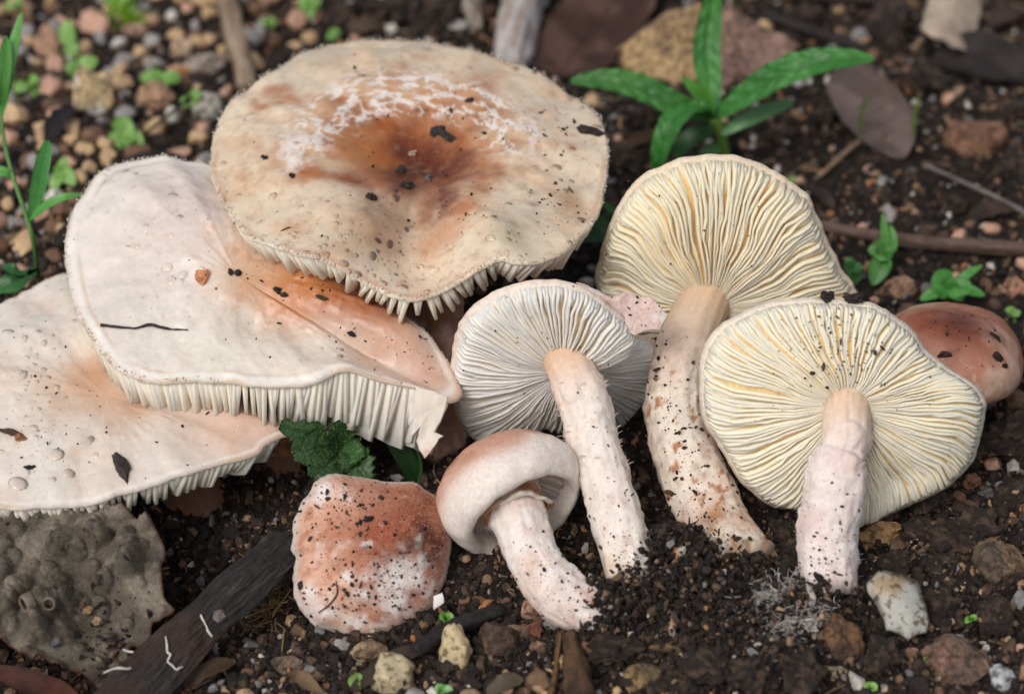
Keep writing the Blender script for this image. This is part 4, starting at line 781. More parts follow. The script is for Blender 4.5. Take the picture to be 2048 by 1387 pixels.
def leafpart(root, path, width, c1, c2, name='leaf', mat=None, mid=None, **kw):
    V, F, u, x, P = leaf_mesh(path, width, **kw)
    c = blend(np.repeat(np.asarray(c1)[None], len(V), 0), c2, .5+.5*fbm(V*2.0, 3, kw.get('seed', 1)))
    c = blend(c, mid if mid is not None else np.asarray(c1)*.6, .55*np.exp(-(x/.09)**2))
    return part(name, V, F, mat or MAT['leaf'], root, col=c)
# the dark green rosette
root = thing('rosette_plant', 'dark green plant with long wrinkled leaves in front of the angular rock', 'plant', GG(1452, 318))
DG, LG = srgb(44, 112, 44), srgb(78, 146, 64); cen = U(1428, 236, 43.6); kw = dict(bull=.17, n=60, m=19)
leafpart(root, [cen, U(1500, 185, 43.1), U(1570, 145, 42.7), U(1660, 120, 42.5), U(1748, 117, 42.5)], .33, DG, LG, up=(-.25, -.45, .85), seed=1, **kw)
leafpart(root, [cen, U(1340, 205, 43.4), U(1270, 172, 43.4), U(1200, 160, 43.5), U(1140, 162, 43.6)], .30, srgb(56, 118, 48), srgb(88, 150, 68), up=(.15, -.5, .85), seed=2, **kw)
leafpart(root, [cen, U(1418, 170, 44.0), U(1412, 100, 44.3), U(1420, 30, 44.2), U(1432, -50, 43.8)], .28, srgb(60, 130, 58), srgb(96, 158, 82), up=(.1, -1, .25), seed=3, **kw)
leafpart(root, [cen, U(1385, 218, 42.9), U(1345, 245, 42.5), U(1322, 300, 42.6), U(1312, 360, 42.9)], .27, srgb(48, 122, 48), srgb(80, 150, 66), up=(-.55, -.6, .6), seed=4, **kw)
leafpart(root, [U(1435, 250, 43.7), U(1375, 280, 43.8), U(1350, 315, 44)], .2, srgb(30, 80, 36), srgb(48, 100, 44), up=(0, -.5, .8), seed=5)
leafpart(root, [U(1444, 268, 43.7), U(1480, 245, 43.6), U(1530, 222, 43.7), U(1588, 204, 43.9)], .16, srgb(88, 140, 84), srgb(110, 158, 104), up=(0, -.8, .6), seed=6)
leafpart(root, [U(1450, 290, 44.2), U(1420, 300, 44.1), U(1400, 320, 44.1)], .15, srgb(88, 140, 84), srgb(70, 120, 66), up=(0, -.6, .8), seed=9)
leafpart(root, [U(1425, 225, 43.3), U(1395, 185, 43), U(1365, 155, 42.9)], .13, srgb(70, 140, 48), srgb(96, 164, 60), up=(.3, -.8, .5), seed=7)
leafpart(root, [U(1425, 222, 43.3), U(1410, 185, 43.1), U(1405, 160, 43)], .10, srgb(100, 164, 60), srgb(120, 180, 70), up=(.3, -.8, .5), seed=8)
V, F, _, _ = tube([cen, U(1440, 262, 43.8), U(1452, 318, 44.5)], [.13, .10, .11], 24, 12); part('stem', V, F, MAT['leaf'], root, col=np.repeat(srgb(120, 160, 70)[None], len(V), 0))
root = thing('plant', 'broad dark green leaf wedged between the broad cap and yellow gilled mushroom', 'plant', GG(1215, 470))
leafpart(root, [GG(1235, 445)+np.array([.2, .2, .1]), U(1215, 455, 41.2), U(1180, 468, 40.9), U(1140, 480, 40.8)], .30, srgb(30, 74, 36), srgb(48, 96, 46), up=(0, -.5, .8), seed=11, bull=.06)
leafpart(root, [GG(1235, 445)+np.array([.2, .2, .1]), U(1225, 420, 41.8), U(1205, 400, 41.8)], .12, srgb(60, 130, 56), srgb(80, 150, 66), up=(0, -.5, .8), seed=12)
# slender seedling on the left
root = thing('seedling', 'slender green seedling with narrow paired leaves beside the folded white cap', 'plant', GG(82, 590))
gA, gB = srgb(84, 158, 70), srgb(112, 178, 88)
sp = [GG(82, 590), U(68, 490, 39.6), U(52, 430, 39.4), U(25, 350, 39.4), U(8, 280, 39.6), U(2, 230, 39.8)]
V, F, _, _ = tube(sp, [.045, .045, .045, .04, .04, .03], 50, 8); part('stem', V, F, MAT['leaf'], root, col=np.repeat(srgb(104, 150, 78)[None], len(V), 0))
leafpart(root, [U(2, 232, 39.8), U(14, 160, 39.5), U(28, 90, 39.4), U(44, 24, 39.4)], .14, gA, gB, up=(-.5, -.85, .2), seed=21)
leafpart(root, [U(2, 215, 39.7), U(4, 160, 39.3), U(10, 110, 39.2), U(12, 72, 39.3)], .13, srgb(72, 148, 56), gB, up=(.4, -.9, .2), seed=22)
leafpart(root, [U(58, 442, 39.4), U(72, 390, 39.2), U(84, 330, 39.1), U(96, 280, 39.2)], .14, srgb(66, 142, 66), srgb(96, 166, 84), up=(.3, -.9, .2), seed=23, wf=lambda u: np.clip(u*2.2+.18, 0, 1)*np.sqrt(np.clip(1-u**6, 0, 1))+.02)
leafpart(root, [U(58, 440, 39.4), U(90, 412, 39.2), U(125, 395, 39.1), U(164, 388, 39.2)], .09, gA, gB, up=(0, -.5, .9), seed=24)
leafpart(root, [U(26, 352, 39.4), U(8, 344, 39.3), U(-30, 338, 39.3)], .10, gA, gB, up=(0, -.6, .8), seed=25)
root = thing('plant', 'lobed dark green leaf low down beside the seedling stem', 'plant', GG(40, 585))
leafpart(root, [GG(70, 560)+np.array([0, 0, .15]), U(40, 555, 39.5), U(0, 575, 39.3), U(-40, 590, 39.3)], .26, srgb(44, 100, 48), srgb(66, 124, 62), up=(0, -.5, .85), seed=26, edge=.3, bull=.1)
leafpart(root, [GG(70, 560)+np.array([0, 0, .15]), U(40, 540, 39.7), U(5, 530, 39.7)], .2, srgb(44, 100, 48), srgb(66, 124, 62), up=(0, -.5, .85), seed=27, edge=.3, bull=.1)
# the hairy scalloped leaf in the shade
root = thing('hairy_leaf_plant', 'fuzzy scalloped dark green leaf under the folded white cap', 'plant', GG(690, 950))
hv = []
for i, (x, y, L, w_) in enumerate([(560, 848, 0, .13), (585, 900, 0, .2), (625, 955, 0, .22), (660, 850, 0, .22), (700, 930, 0, .24), (735, 960, 0, .2)]):
    q = [U(680, 905, 36.5), U((680+x)/2+5, (905+y)/2-6, 36.15), U(x, y, 36.0)]
    o = leafpart(root, q, w_+.06, srgb(30, 62, 26), srgb(66, 104, 46), up=(0, -.75, .65), seed=31+i, bull=.14, edge=.35, name='lobe', wf=lambda u: .45+.6*np.sin(np.pi*np.clip(u, 0, 1)**.9*.93+.1)**1.0, n=26, m=13, thick=.02)
    hv.append(np.array([v.co[:] for v in o.data.vertices])+ORIG[root.name])
hv = np.vstack(hv); n_ = 5000; ii = rng.integers(0, len(hv), n_); d = nz(rng.normal(size=(n_, 3))+np.array([0, -.8, .5])); s = nz(np.cross(d, rng.normal(size=(n_, 3))))*.003; l = rng.uniform(.03, .08, (n_, 1)); p = hv[ii]
o = part('leaf_hairs', np.stack([p-s, p+s, p+d*l], 1).reshape(-1, 3), np.arange(3*n_).reshape(-1, 3), MAT['flake'], root, col=np.repeat(srgb(150, 176, 130)[None], 3*n_, 0)); o['kind'] = 'stuff'
V, F, _, _ = tube([U(680, 905, 36.5), GG(690, 950)], [.08, .08], 8, 8); part('stalk', V, F, MAT['leaf'], root, col=np.repeat(srgb(70, 110, 50)[None], len(V), 0))
root = thing('green_shoot', 'smooth dark green shoot in the shade beside the torn white flap', 'plant', GG(835, 965))
leafpart(root, [GG(835, 965), U(815, 925, 37.0), U(790, 880, 36.9), U(768, 845, 36.9)], .17, srgb(34, 66, 32), srgb(52, 84, 46), up=(.4, -.8, .4), seed=41, thick=.08, wf=lambda u: .75+.25*np.sin(np.pi*u)-.5*sm(u, .9, 1))
leafpart(root, [GG(835, 965), U(830, 920, 37.1), U(832, 890, 37.1)], .13, srgb(38, 72, 28), srgb(50, 86, 36), up=(-.2, -.8, .4), seed=42)
# small sprouts among the pebbles
def sprout(px, py, leaves, label, group=None, c1=srgb(116, 168, 76), c2=srgb(152, 194, 104), name='sprout', lift=.25, seed=0):
    """leaves: (px,py,width_cm) of each leaf tip region; they meet above the pixel px,py"""
    r = np.random.default_rng(seed+int(px)); b = GG(px, py); root = thing(name, label, 'plant', b, group); top = b+np.array([0, 0, lift])
    V, F, _, _ = tube([b-np.array([0, 0, .05]), (b+top)/2+r.normal(0, .02, 3), top], [.025, .022, .022], 10, 6); part('stem', V, F, MAT['leaf'], root, col=np.repeat((np.asarray(c1)*1.1)[None], len(V), 0))
    d = (top-CAM)@FW
    for i, (x, y, w) in enumerate(leaves):
        tip = U(x, y, d-r.uniform(0, .15)); m_ = (top+tip)/2+np.array([0, 0, .06])
        leafpart(root, [top, m_, tip], w*1.2, c1, c2, up=nz(np.array([0, -.45, .85])+r.normal(0, .12, 3)), seed=i+int(px), n=18, m=9, wf=lambda u: np.sin(np.pi*np.clip(u**.8*.93+.06, 0, 1))**.65, thick=.02)
SGp = 'sprouts in the pebbly ground'
SPR = []
for q in [(160, 165, [(130, 138, .16), (195, 120, .18), (165, 180, .12)]), (140, 110, [(132, 40, .17), (148, 115, .15)]), (330, 180, [(280, 158, .16), (300, 172, .15), (360, 160, .15)]), (385, 225, [(402, 190, .14), (362, 215, .12)]),
          (245, 290, [(262, 240, .22), (225, 300, .16), (285, 300, .2), (205, 335, .14)]), (60, 190, [(30, 185, .14), (75, 165, .15), (80, 195, .13)]), (125, 365, [(120, 330, .12), (150, 370, .14), (105, 385, .12), (135, 315, .1)]), (620, 30, [(600, 10, .2), (630, 20, .2), (610, 45, .15)]),
          (535, 62, [(525, 50, .1), (548, 55, .1)]), (670, 92, [(665, 72, .12), (655, 80, .08)]), (240, 20, [(215, 5, .2), (262, -5, .2), (235, -20, .2)]), (30, 30, [(15, 20, .12), (40, 15, .12)])]: SPR.append(q)
for q, lab in zip(SPR, ['three leaved pale sprout standing above the tall ochre stone', 'narrow two leaved sprout beside the salmon tan stone', 'spreading pale sprout above the tan and grey double stone', 'single leaning pair of seed leaves beside the honey coloured stone', 'big four leaved sprout behind the folded white cap crest', 'blurred sprout between the seedling stem and salmon tan stone', 'low sprout beside the upright side leaf of the seedling', 'leafy sprout at the back above the broad cap', 'lone tiny sprout close beside the pale weathered stick', 'tiny sprout peeping over the broad cap crest', 'broad leaved sprout behind the bright feathery tuft', 'small sprout behind the uppermost leaf of the seedling']): sprout(q[0], q[1], q[2], lab, SGp)
# bright moss-like tuft
root = thing('moss_tuft', 'bright yellow green feathery tuft at the back of the pebbles', 'plant', GG(262, 50)); 
for i in range(26):
    a = rng.uniform(0, 6.28); b = GG(250+rng.normal()*22, 45+rng.normal()*14); t = b+np.array([.25*math.cos(a), .25*math.sin(a), rng.uniform(.2, .45)])
    leafpart(root, [b, (b+t)/2+np.array([0, 0, .06]), t], .06, srgb(110, 160, 30), srgb(140, 186, 40), up=(math.cos(a+1.57)*.3, math.sin(a+1.57)*.3-.5, .6), seed=60+i, n=8, m=5)
sprout(1765, 560, [(1780, 450, .16), (1755, 480, .14), (1735, 500, .14), (1790, 500, .1), (1765, 425, .07), (1745, 570, .17), (1755, 520, .14)], 'upright leafy sprout in front of the thin brown twig', c1=srgb(70, 136, 56), c2=srgb(110, 172, 84), lift=.55)
sprout(1895, 610, [(1862, 562, .26), (1910, 560, .16), (1945, 580, .18), (1965, 530, .08), (1970, 590, .1), (1925, 600, .14), (1840, 600, .12)], 'leafy green sprout just behind the red brown cap', c1=srgb(66, 140, 58), c2=srgb(108, 176, 88), lift=.35)
sprout(1700, 560, [(1690, 520, .12), (1720, 545, .12), (1710, 570, .12)], 'small shaded sprout at the yellow gilled rim', c1=srgb(60, 120, 60), c2=srgb(90, 140, 70))
sprout(893, 1244, [(880, 1238, .08), (905, 1240, .08)], 'tiny two leaved sprout beside the scurfy pink cap', lift=.06, c1=srgb(100, 160, 60), c2=srgb(130, 184, 80))
sprout(716, 1372, [(722, 1358, .13), (700, 1372, .1)], 'round pale green seed leaf beside the translucent pebble', lift=.06, c1=srgb(130, 158, 80), c2=srgb(150, 176, 100))
sprout(885, 1390, [(870, 1376, .08), (905, 1388, .08)], 'mint green seedling at the foot of the yellow quartz pebble', lift=.06, c1=srgb(120, 180, 90), c2=srgb(160, 196, 150))
sprout(1855, 1325, [(1850, 1312, .06), (1862, 1325, .06)], 'minute green seedling beside the pink brown slab', lift=.05)
sprout(1940, 1245, [(1930, 1246, .05), (1952, 1238, .06)], 'bright green speck of a seedling above the pink brown slab', lift=.05, c1=srgb(110, 180, 60))
sprout(1740, 1382, [(1730, 1378, .07), (1752, 1380, .07)], 'green seedling below the straw coloured chip', lift=.05)
sprout(2030, 640, [(2010, 620, .08), (2030, 630, .08)], 'faint green seedling right of the red brown cap', lift=.1)
sprout(1580, 375, [(1560, 372, .08), (1590, 362, .08)], 'dull green sprout behind the yellow gilled cap', lift=.1)
for x, y, lab in [(1716, 292, 'thin upright green grass blade across the grey dead leaf'), (1822, 290, 'thin upright green grass blade beside the conglomerate lump')]:
    b = GG(x, y); V, F, u, xx, P_ = leaf_mesh([b, b+np.array([0, 0, .6]), b+np.array([.05, .03, 1.25])], .035, up=(0, -1, .2), n=20, m=5)
    solo('grass_blade', V, F, MAT['leaf'], lab, 'grass', group='grass blades', col=np.repeat(srgb(116, 140, 62)[None], len(V), 0))
# dead leaves
def dead_leaf(px_path, width, c1, c2, label, up=(0, -.3, .95), lifts=None, seed=1, fold=.1, wf=None, thick=.03, name='dead_leaf'):
    lifts = lifts or [.12]*len(px_path); path = [GG(x, y, l) for (x, y), l in zip(px_path, lifts)]
    V, F, u, x, P_ = leaf_mesh(path, width, up=up, fold=fold, wf=wf, n=40, m=17, thick=thick, seed=seed, edge=.05)
    V = V+np.array([0, 0, 1.0])*(0.08*fbm(V*1.2, 3, seed))[:, None]
    c = blend(np.repeat(np.asarray(c1)[None], len(V), 0), c2, sm(fbm(V*1.5, 4, seed+3), -.3, .5)); c = blend(c, np.asarray(c1)*.6, .5*np.exp(-(x/.05)**2))
    return solo(name, V, F, MAT['dead'], label, 'leaf', col=c)
dead_leaf([(1700, 130), (1720, 180), (1755, 240), (1800, 320)], .75, srgb(112, 96, 90), srgb(88, 74, 68), 'flat grey brown dead leaf lying on the soil behind the grass blades', seed=71, lifts=[.35, .35, .25, .1])
dead_leaf([(1930, -40), (1915, 10), (1900, 50), (1888, 82)], .62, srgb(196, 176, 154), srgb(170, 150, 130), 'curled beige dead leaf lifted off the ground at the back', seed=72, lifts=[.3, .7, .9, .8], fold=-.35, up=(.1, -.6, .8), wf=lambda u: .75+.25*np.sin(np.pi*u)-.35*sm(u, .9, 1))
dead_leaf([(1870, 110), (1950, 110), (2020, 130), (2080, 150)], .62, srgb(58, 50, 48), srgb(40, 34, 32), 'dark charcoal dead leaf below the curled beige one', seed=73, lifts=[.3, .45, .45, .3])
dead_leaf([(1250, -60), (1215, 20), (1160, 90), (1120, 150)], .95, srgb(62, 40, 34), srgb(92, 66, 58), 'large dark red brown leathery dead leaf behind the broad cap', seed=74, lifts=[.6, .5, .35, .2], wf=lambda u: .85+.15*np.sin(np.pi*u))
dead_leaf([(860, 1290), (800, 1305), (745, 1345), (700, 1380)], .16, srgb(64, 52, 44), srgb(40, 34, 30), 'dark curled leaf scrap above the round translucent pebble', seed=75, lifts=[.25, .25, .2, .1])
dead_leaf([(1430, 875), (1440, 920), (1452, 985)], .17, srgb(120, 92, 58), srgb(80, 60, 40), 'brown leaf scrap stuck between the dirty stem and cream gills', seed=76, lifts=[.9, .6, .35], up=(.3, -.9, .3))
dead_leaf([(-20, 1335), (50, 1362), (160, 1400)], .2, srgb(74, 40, 30), srgb(40, 26, 22), 'rust red dead leaf edge beneath the warty grey leaf', seed=77, lifts=[.2, .2, .2])
# sticks and twigs
def stick(path, radii, c1, c2, label, seed, name='twig', nu=70, nv=18, rough=.25, flat=1.0, cat='twig', mat=None):
    r = np.array(radii); V, F, (u, th), (g, N) = tube(path, radii, nu, nv, disp=lambda g, u, th: rough*r.mean()*(fbm(np.stack([np.cos(th)*2, np.sin(th)*2, u*5], -1), 3, seed)+.5*fbm(g*1.5, 2, seed+1)), flat=flat)
    q = np.stack([np.cos(th)*4, np.sin(th)*4, u*4], -1); c = blend(np.repeat(np.asarray(c1)[None], u.size, 0).reshape(*u.shape, 3), c2, sm(fbm(q, 4, seed+2), -.2, .4))
    return solo(name, V, F, mat or MAT['wood'], label, cat, col=ext(c))
stick([GG(448, -30, .25), GG(468, 60, .25), GG(492, 170, .2)], [.26, .24, .2], srgb(168, 146, 124), srgb(128, 106, 88), 'pale weathered stick pointing at the broad cap', 81, name='stick', cat='stick')
stick([GG(1060, -60, .5), GG(1040, 30, .45), GG(1015, 140, .3)], [.44, .42, .36], srgb(186, 178, 176), srgb(150, 132, 118), 'thick silvery bleached stick behind the broad cap', 82, name='stick', cat='stick')
stick([GG(960, -40, .4), GG(945, 10, .35), GG(955, 60, .25)], [.25, .22, .12], srgb(160, 148, 136), srgb(110, 94, 80), 'short broken branch stub beside the silvery stick', 83, name='stick', cat='stick')
stick([GG(545, 70, .2), GG(480, 120, .35), GG(380, 195, .35), GG(300, 260, .3), GG(225, 320, .2)], [.03, .035, .035, .03, .025], srgb(48, 36, 32), srgb(34, 28, 26), 'thin dark twig slanting past the pebbles to the folded cap', 84)
stick([GG(1640, 450, .15), GG(1750, 472, .2), GG(1880, 488, .2), GG(2070, 500, .15)], [.10, .115, .13, .13], srgb(108, 88, 80), srgb(84, 66, 58), 'long straight brown twig behind the leafy sprouts', 85)
stick([GG(1530, 30, .2), GG(1600, 55, .3), GG(1690, 85, .3), GG(1735, 100, .15)], [.11, .12, .12, .08], srgb(52, 44, 44), srgb(38, 32, 32), 'dark crooked twig behind the rosette plant', 86)
stick([GG(1560, -10, .2), GG(1660, -5, .3), GG(1780, 5, .3)], [.14, .13, .12], srgb(60, 48, 44), srgb(40, 34, 32), 'dark twig lying at the back of the soil', 87)
stick([GG(1640, 352, .1), GG(1685, 310, .15), GG(1722, 280, .1)], [.05, .055, .04], srgb(158, 132, 108), srgb(120, 98, 78), 'short straw coloured twig by the grass blade', 88)
stick([GG(1850, 330, .1), GG(1960, 380, .12), GG(2060, 430, .1)], [.04, .045, .05], srgb(126, 118, 116), srgb(90, 80, 76), 'thin grey twig on the soil above the long brown one', 89)
stick([GG(1160, 1395, .2), GG(1150, 1330, .2), GG(1140, 1270, .12)], [.22, .2, .12], srgb(92, 68, 48), srgb(60, 46, 36), 'rotting brown wood splinter at the foot of the soil heap', 90, name='wood_splinter', cat='wood')
stick([GG(1100, 1390, .12), GG(1112, 1340, .15), GG(1120, 1265, .1)], [.05, .05, .03], srgb(120, 90, 56), srgb(84, 62, 44), 'thin tan splinter beside the rotting wood', 91, name='wood_splinter', cat='wood')
stick([GG(830, 1300, .25), GG(900, 1258, .22), GG(985, 1225, .15), GG(1010, 1222, .1)], [.1, .13, .11, .05], srgb(50, 46, 46), srgb(34, 32, 32), 'dark arched twig above the yellow quartz pebble', 92)
V, F, C = fibres(60, .2, .7, .01, [srgb(150, 122, 84), srgb(110, 84, 58)], np.array([GG(540+rng.normal()*25, 1235+rng.normal()*22)+np.array([0, 0, rng.uniform(.02, .35)]) for _ in range(60)]))
solo('dry_moss', V, F, MAT['thread'], 'tangle of dry straw coloured moss strands beside the scurfy pink cap', 'dry moss', kind='stuff', col=C)

# ---- the dark bark strip, fibres proud along its length
root = thing('bark_strip', 'charred dark bark strip slanting up towards the pink cap', 'bark', GG(400, 1260))
q0, q1, q2 = U(225, 1425, 33.2), U(410, 1240, 34.2), U(592, 1075, 35.4)
nu, nv = 150, 40; Pc = catmull(np.array([q0, q1, q2]), nu); T, X, Y = frames(Pc); side = nz(np.cross(T, nz(np.array([-.15, -.72, .68])))); nor = np.cross(side, T)
v = np.linspace(-1, 1, nv); uu = np.linspace(0, 1, nu); hw = .43*(1-.18*uu+.10*noise(np.stack([uu*6, uu*0, uu*0], 1), 7))*(1-.5*sm(uu, .93, 1))
gr = noise(np.stack(np.broadcast_arrays(uu[:, None]*9, v[None]*14, 0*v[None]), -1), 8)*.5+noise(np.stack(np.broadcast_arrays(uu[:, None]*30, v[None]*26, 0*v[None]), -1), 9)*.5
top = Pc[:, None]+side[:, None]*(v[None]*hw[:, None])[..., None]+nor[:, None]*(.05*gr+.10*(1-v[None]**2))[..., None]; bot = Pc[:, None]+side[:, None]*(v[None, ::-1]*hw[:, None]*.97)[..., None]-nor[:, None]*(.10+0*gr)[..., None]
g = np.concatenate([top, bot], 1); bc = blend(np.repeat(srgb(44, 40, 40)[None], g.size//3, 0).reshape(g.shape), srgb(82, 76, 74), .8*sm(np.concatenate([gr, gr], 1), .1, .8)); bc = blend(bc, srgb(64, 46, 36), .6*sm(fbm(g*1.2, 3, 3), .1, .6))
part('bark', g.reshape(-1, 3), grid_faces(nu, 2*nv), MAT['wood'], root, col=bc.reshape(-1, 3))
def bark_pt(px, py, lift=.03):
    S_ = Surf(top, np.repeat(nor[:, None], nv, 1)); p_, n_ = S_.at(px, py); return p_+n_*lift
def wig(pts):      # a kinked course
    out = [pts[0]]
    for a, b in zip(pts, pts[1:]): out += [tuple((np.array(a)+np.array(b))/2+np.array([rng.normal()*2.5, rng.normal()*2]+[0]*(len(a)-2))), b]
    return out
for lab, pts in [('white rootlet looping over the middle of the bark strip', [(333, 1268), (338, 1300), (338, 1318), (355, 1335), (372, 1333)]), ('white rootlet lying across the upper bark strip', [(402, 1226), (412, 1250), (424, 1270)])]:
    V, F, _, _ = tube([bark_pt(*q) for q in wig(pts)], [.012, .015, .012, .017, .012, .014, .012, .015, .010][:2*len(pts)-1], 60, 8, disp=lambda g, u, th: .005*fbm(g*8, 2, 3)); solo('rootlet', V, F, MAT['thread'], lab, 'root', group='white rootlets', col=np.repeat(srgb(214, 208, 198)[None], len(V), 0))
for lab, pts in [('white rootlet sticking out from the lower edge of the bark strip', [(262, 1335, 33.4), (240, 1335, 33.3), (206, 1345, 33.2)]), ('white rootlet between warty grey leaf and bark strip', [(292, 1305, 33.8), (270, 1304, 33.8), (246, 1298, 33.8)])]:
    V, F, _, _ = tube([U(*q) for q in wig(pts)], [.012, .018, .020, .016, .011], 40, 8, disp=lambda g, u, th: .006*fbm(g*8, 2, 3)); solo('rootlet', V, F, MAT['thread'], lab, 'root', group='white rootlets', col=np.repeat(srgb(222, 218, 210)[None], len(V), 0))

# ---- the warty grey leaf in the corner
root = thing('warty_leaf', 'felted grey leaf covered in round warts in front of the wide flat cap', 'leaf', GG(150, 1300))
outw = [(-120, 1040, 0), (-40, 1015, .05), (60, 1015, .1), (150, 1012, .1), (230, 1025, .1), (300, 1052, .12), (328, 1105, .18), (325, 1160, .2), (330, 1195, .2), (346, 1218, .1), (322, 1240, 0), (305, 1258, 0), (296, 1285, -.05), (262, 1296, 0), (250, 1330, -.05), (232, 1372, -.1), (196, 1372, -.1), (160, 1345, 0), (120, 1338, .1), (60, 1322, .15), (20, 1290, .2), (-10, 1282, .1), (-120, 1320, 0), (-170, 1200, 0)]
rw = np.random.default_rng(5); wl = []
for i in range(150):
    x, y = rw.uniform(-60, 330), rw.uniform(1025, 1360); a = .07*(.24/.07)**(rw.uniform()**1.3); wl.append((x, y, a*1.05, a, 1))
mw = polar_cap(outw, (120, 1180), 34.75, (-.05, -.34, .94), prof=lambda s: .10*(1-s*s), bumps=[(80, 1100, .3, .6), (250, 1130, .28, .4), (180, 1240, -.25, .35), (60, 1260, .25, .5)]+wl, rough=.05, seed=82, rimwave=.05, edge=.03, thick=(.10, .05), nk=360, ms=110)
P = mw.top; col = np.repeat(srgb(104, 96, 86)[None], P.shape[0]*P.shape[1], 0).reshape(P.shape); col = blend(col, srgb(146, 136, 120), .8*sm(fbm(P*2.2, 4, 84), -.1, .5)); col = blend(col, srgb(74, 66, 58), .7*sm(fbm(P*1.1, 3, 86), .1, .6))
col = blend(col, srgb(96, 60, 46), .8*sm(mw.ss, .975, 1))
MAT['felt'] = mat_attr('felted_leaf', rough=.95, spec=.1, var=.3, vscale=14, bump=.8, bscale=30, bdist=.04)
lf = cap_mesh(mw, root, MAT['felt'], col, srgb(84, 50, 40), True); lf.name = 'blade'
n_ = 16000; ii = rng.integers(0, P.shape[0]*P.shape[1], n_); fuzz(root, lf, P.reshape(-1, 3), mw.N.reshape(-1, 3), 14000, 88, (.012, .035), srgb(140, 132, 118), name='felt_hairs', w=.0035)
for i, (x, y) in enumerate([(58, 1204), (100, 1208)]):
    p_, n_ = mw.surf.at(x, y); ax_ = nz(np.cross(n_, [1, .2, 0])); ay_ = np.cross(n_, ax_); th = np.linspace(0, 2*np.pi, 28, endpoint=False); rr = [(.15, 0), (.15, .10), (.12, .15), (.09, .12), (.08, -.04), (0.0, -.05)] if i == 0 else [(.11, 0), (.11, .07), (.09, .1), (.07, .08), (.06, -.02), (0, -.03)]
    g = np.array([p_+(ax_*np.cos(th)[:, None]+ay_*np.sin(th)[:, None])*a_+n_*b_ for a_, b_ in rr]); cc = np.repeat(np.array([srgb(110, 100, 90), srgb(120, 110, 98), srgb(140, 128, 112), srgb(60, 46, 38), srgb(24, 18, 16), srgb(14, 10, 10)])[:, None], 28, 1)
    part('open_gall', g.reshape(-1, 3), grid_faces(6, 28), MAT['felt'], root, lf, col=cc.reshape(-1, 3))

# ---- scraps of dead leaf and wood lying about
for (px, py, w, l, a, c1, lab) in [(1290, 285, .2, .9, .4, srgb(96, 70, 52), 'brown leaf scrap behind the rosette leaf tip'), (1640, 400, .16, .8, 2.2, srgb(60, 46, 40), 'dark leaf scrap above the long brown twig'), (1820, 640, .2, .8, 1.0, srgb(120, 96, 76), 'tan leaf scrap touching the red brown cap'),
        (1980, 430, .2, 1.0, .3, srgb(70, 54, 44), 'dark leaf scrap near the thin grey twig'), (150, 470, .2, 1.0, .8, srgb(44, 36, 34), 'black leaf scrap beside the seedling stem'), (120, 250, .22, 1.3, 1.3, srgb(40, 36, 38), 'blackish leaf strip behind the tall ochre stone'), (300, 330, .2, 1.4, .2, srgb(42, 36, 36), 'blackish leaf strip behind the folded cap crest'),
        (560, 120, .2, 1.0, 1.0, srgb(60, 48, 42), 'dark leaf scrap beside the pale stick'), (420, 1350, .16, .9, .6, srgb(96, 76, 58), 'curled brown leaf scrap beside the bark strip'), (610, 1370, .12, .7, 2.5, srgb(110, 88, 66), 'thin tan leaf scrap before the grey brown pebble'), (1010, 1375, .14, .6, .4, srgb(120, 104, 84), 'greyish leaf scrap beside the yellow quartz pebble'),
        (1340, 1310, .08, .7, -.5, srgb(110, 86, 58), 'thin straw scrap on the dark soil heap'), (2010, 40, .3, 1.1, .7, srgb(66, 52, 46), 'dark curled scrap behind the charcoal leaf'), (740, 60, .25, 1.0, .3, srgb(84, 66, 52), 'brown leaf scrap behind the broad cap crest')]:
    b = GG(px, py, .12); d = np.array([math.cos(a), math.sin(a), 0])*l/2
    V, F, u, x, P_ = leaf_mesh([b-d, b+np.array([0, 0, .12]), b+d+np.array([0, 0, .06])], w, up=(.2*math.sin(a*7), -.2, .95), fold=.35, n=20, m=9, thick=.02, seed=int(px), edge=.2)
    solo('leaf_scrap', V, F, MAT['dead'], lab, 'leaf', col=blend(np.repeat(c1[None], len(V), 0), c1*.5, sm(fbm(V*2, 3, int(py)), -.2, .4)))
# ------------------------------------------------------------------ soil clinging to the stem bases, mould, specks, drops, litter on the caps
def clump(spots, n, label, size=(.02, .075), p=(.42, .28, .14, .06, .04, .02, .01, .02, .01), seed=1, h=.25):
    r = np.random.default_rng(seed); sp = np.array(spots, float)[r.integers(0, len(spots), n)]; c0 = GGv(sp[:, 0], sp[:, 1])
    P = GGv(sp[:, 0]+r.normal(size=n)*sp[:, 2], sp[:, 1]+r.normal(size=n)*sp[:, 3])+r.normal(0, .05, (n, 3))
    P[:, 2] = gz(P[:, 0], P[:, 1])+np.abs(r.normal(0, h, n))*np.exp(-((P-c0)[:, :2]**2).sum(1)/.5); s = size[0]*(size[1]/size[0])**(r.uniform(size=n)**1.8); V, F, C = crumbs(P, s[:, None]*np.exp(r.normal(0, .4, (n, 3))), pal(n, p)*.95, .045)
    return solo('soil_clump', V, F, MAT['crumb'], label, 'soil', kind='stuff', col=C, smooth=False)
clump([(1300, 1150, 40, 40), (1350, 1120, 45, 45), (1250, 1215, 40, 30), (1400, 1180, 60, 45)], 5200, 'dark crumbly soil heaped round the slender and bent stems', seed=1, h=.3)
clump([(1500, 1150, 50, 25), (1470, 1230, 80, 60), (1400, 1300, 70, 50), (1560, 1320, 80, 45)], 4600, 'dark soil spilling round the foot of the dirty curved stem', seed=2, h=.2)
clump([(1655, 1190, 45, 14), (1620, 1215, 50, 25)], 1500, 'dark soil collar round the woolly white stem', seed=3, h=.18)
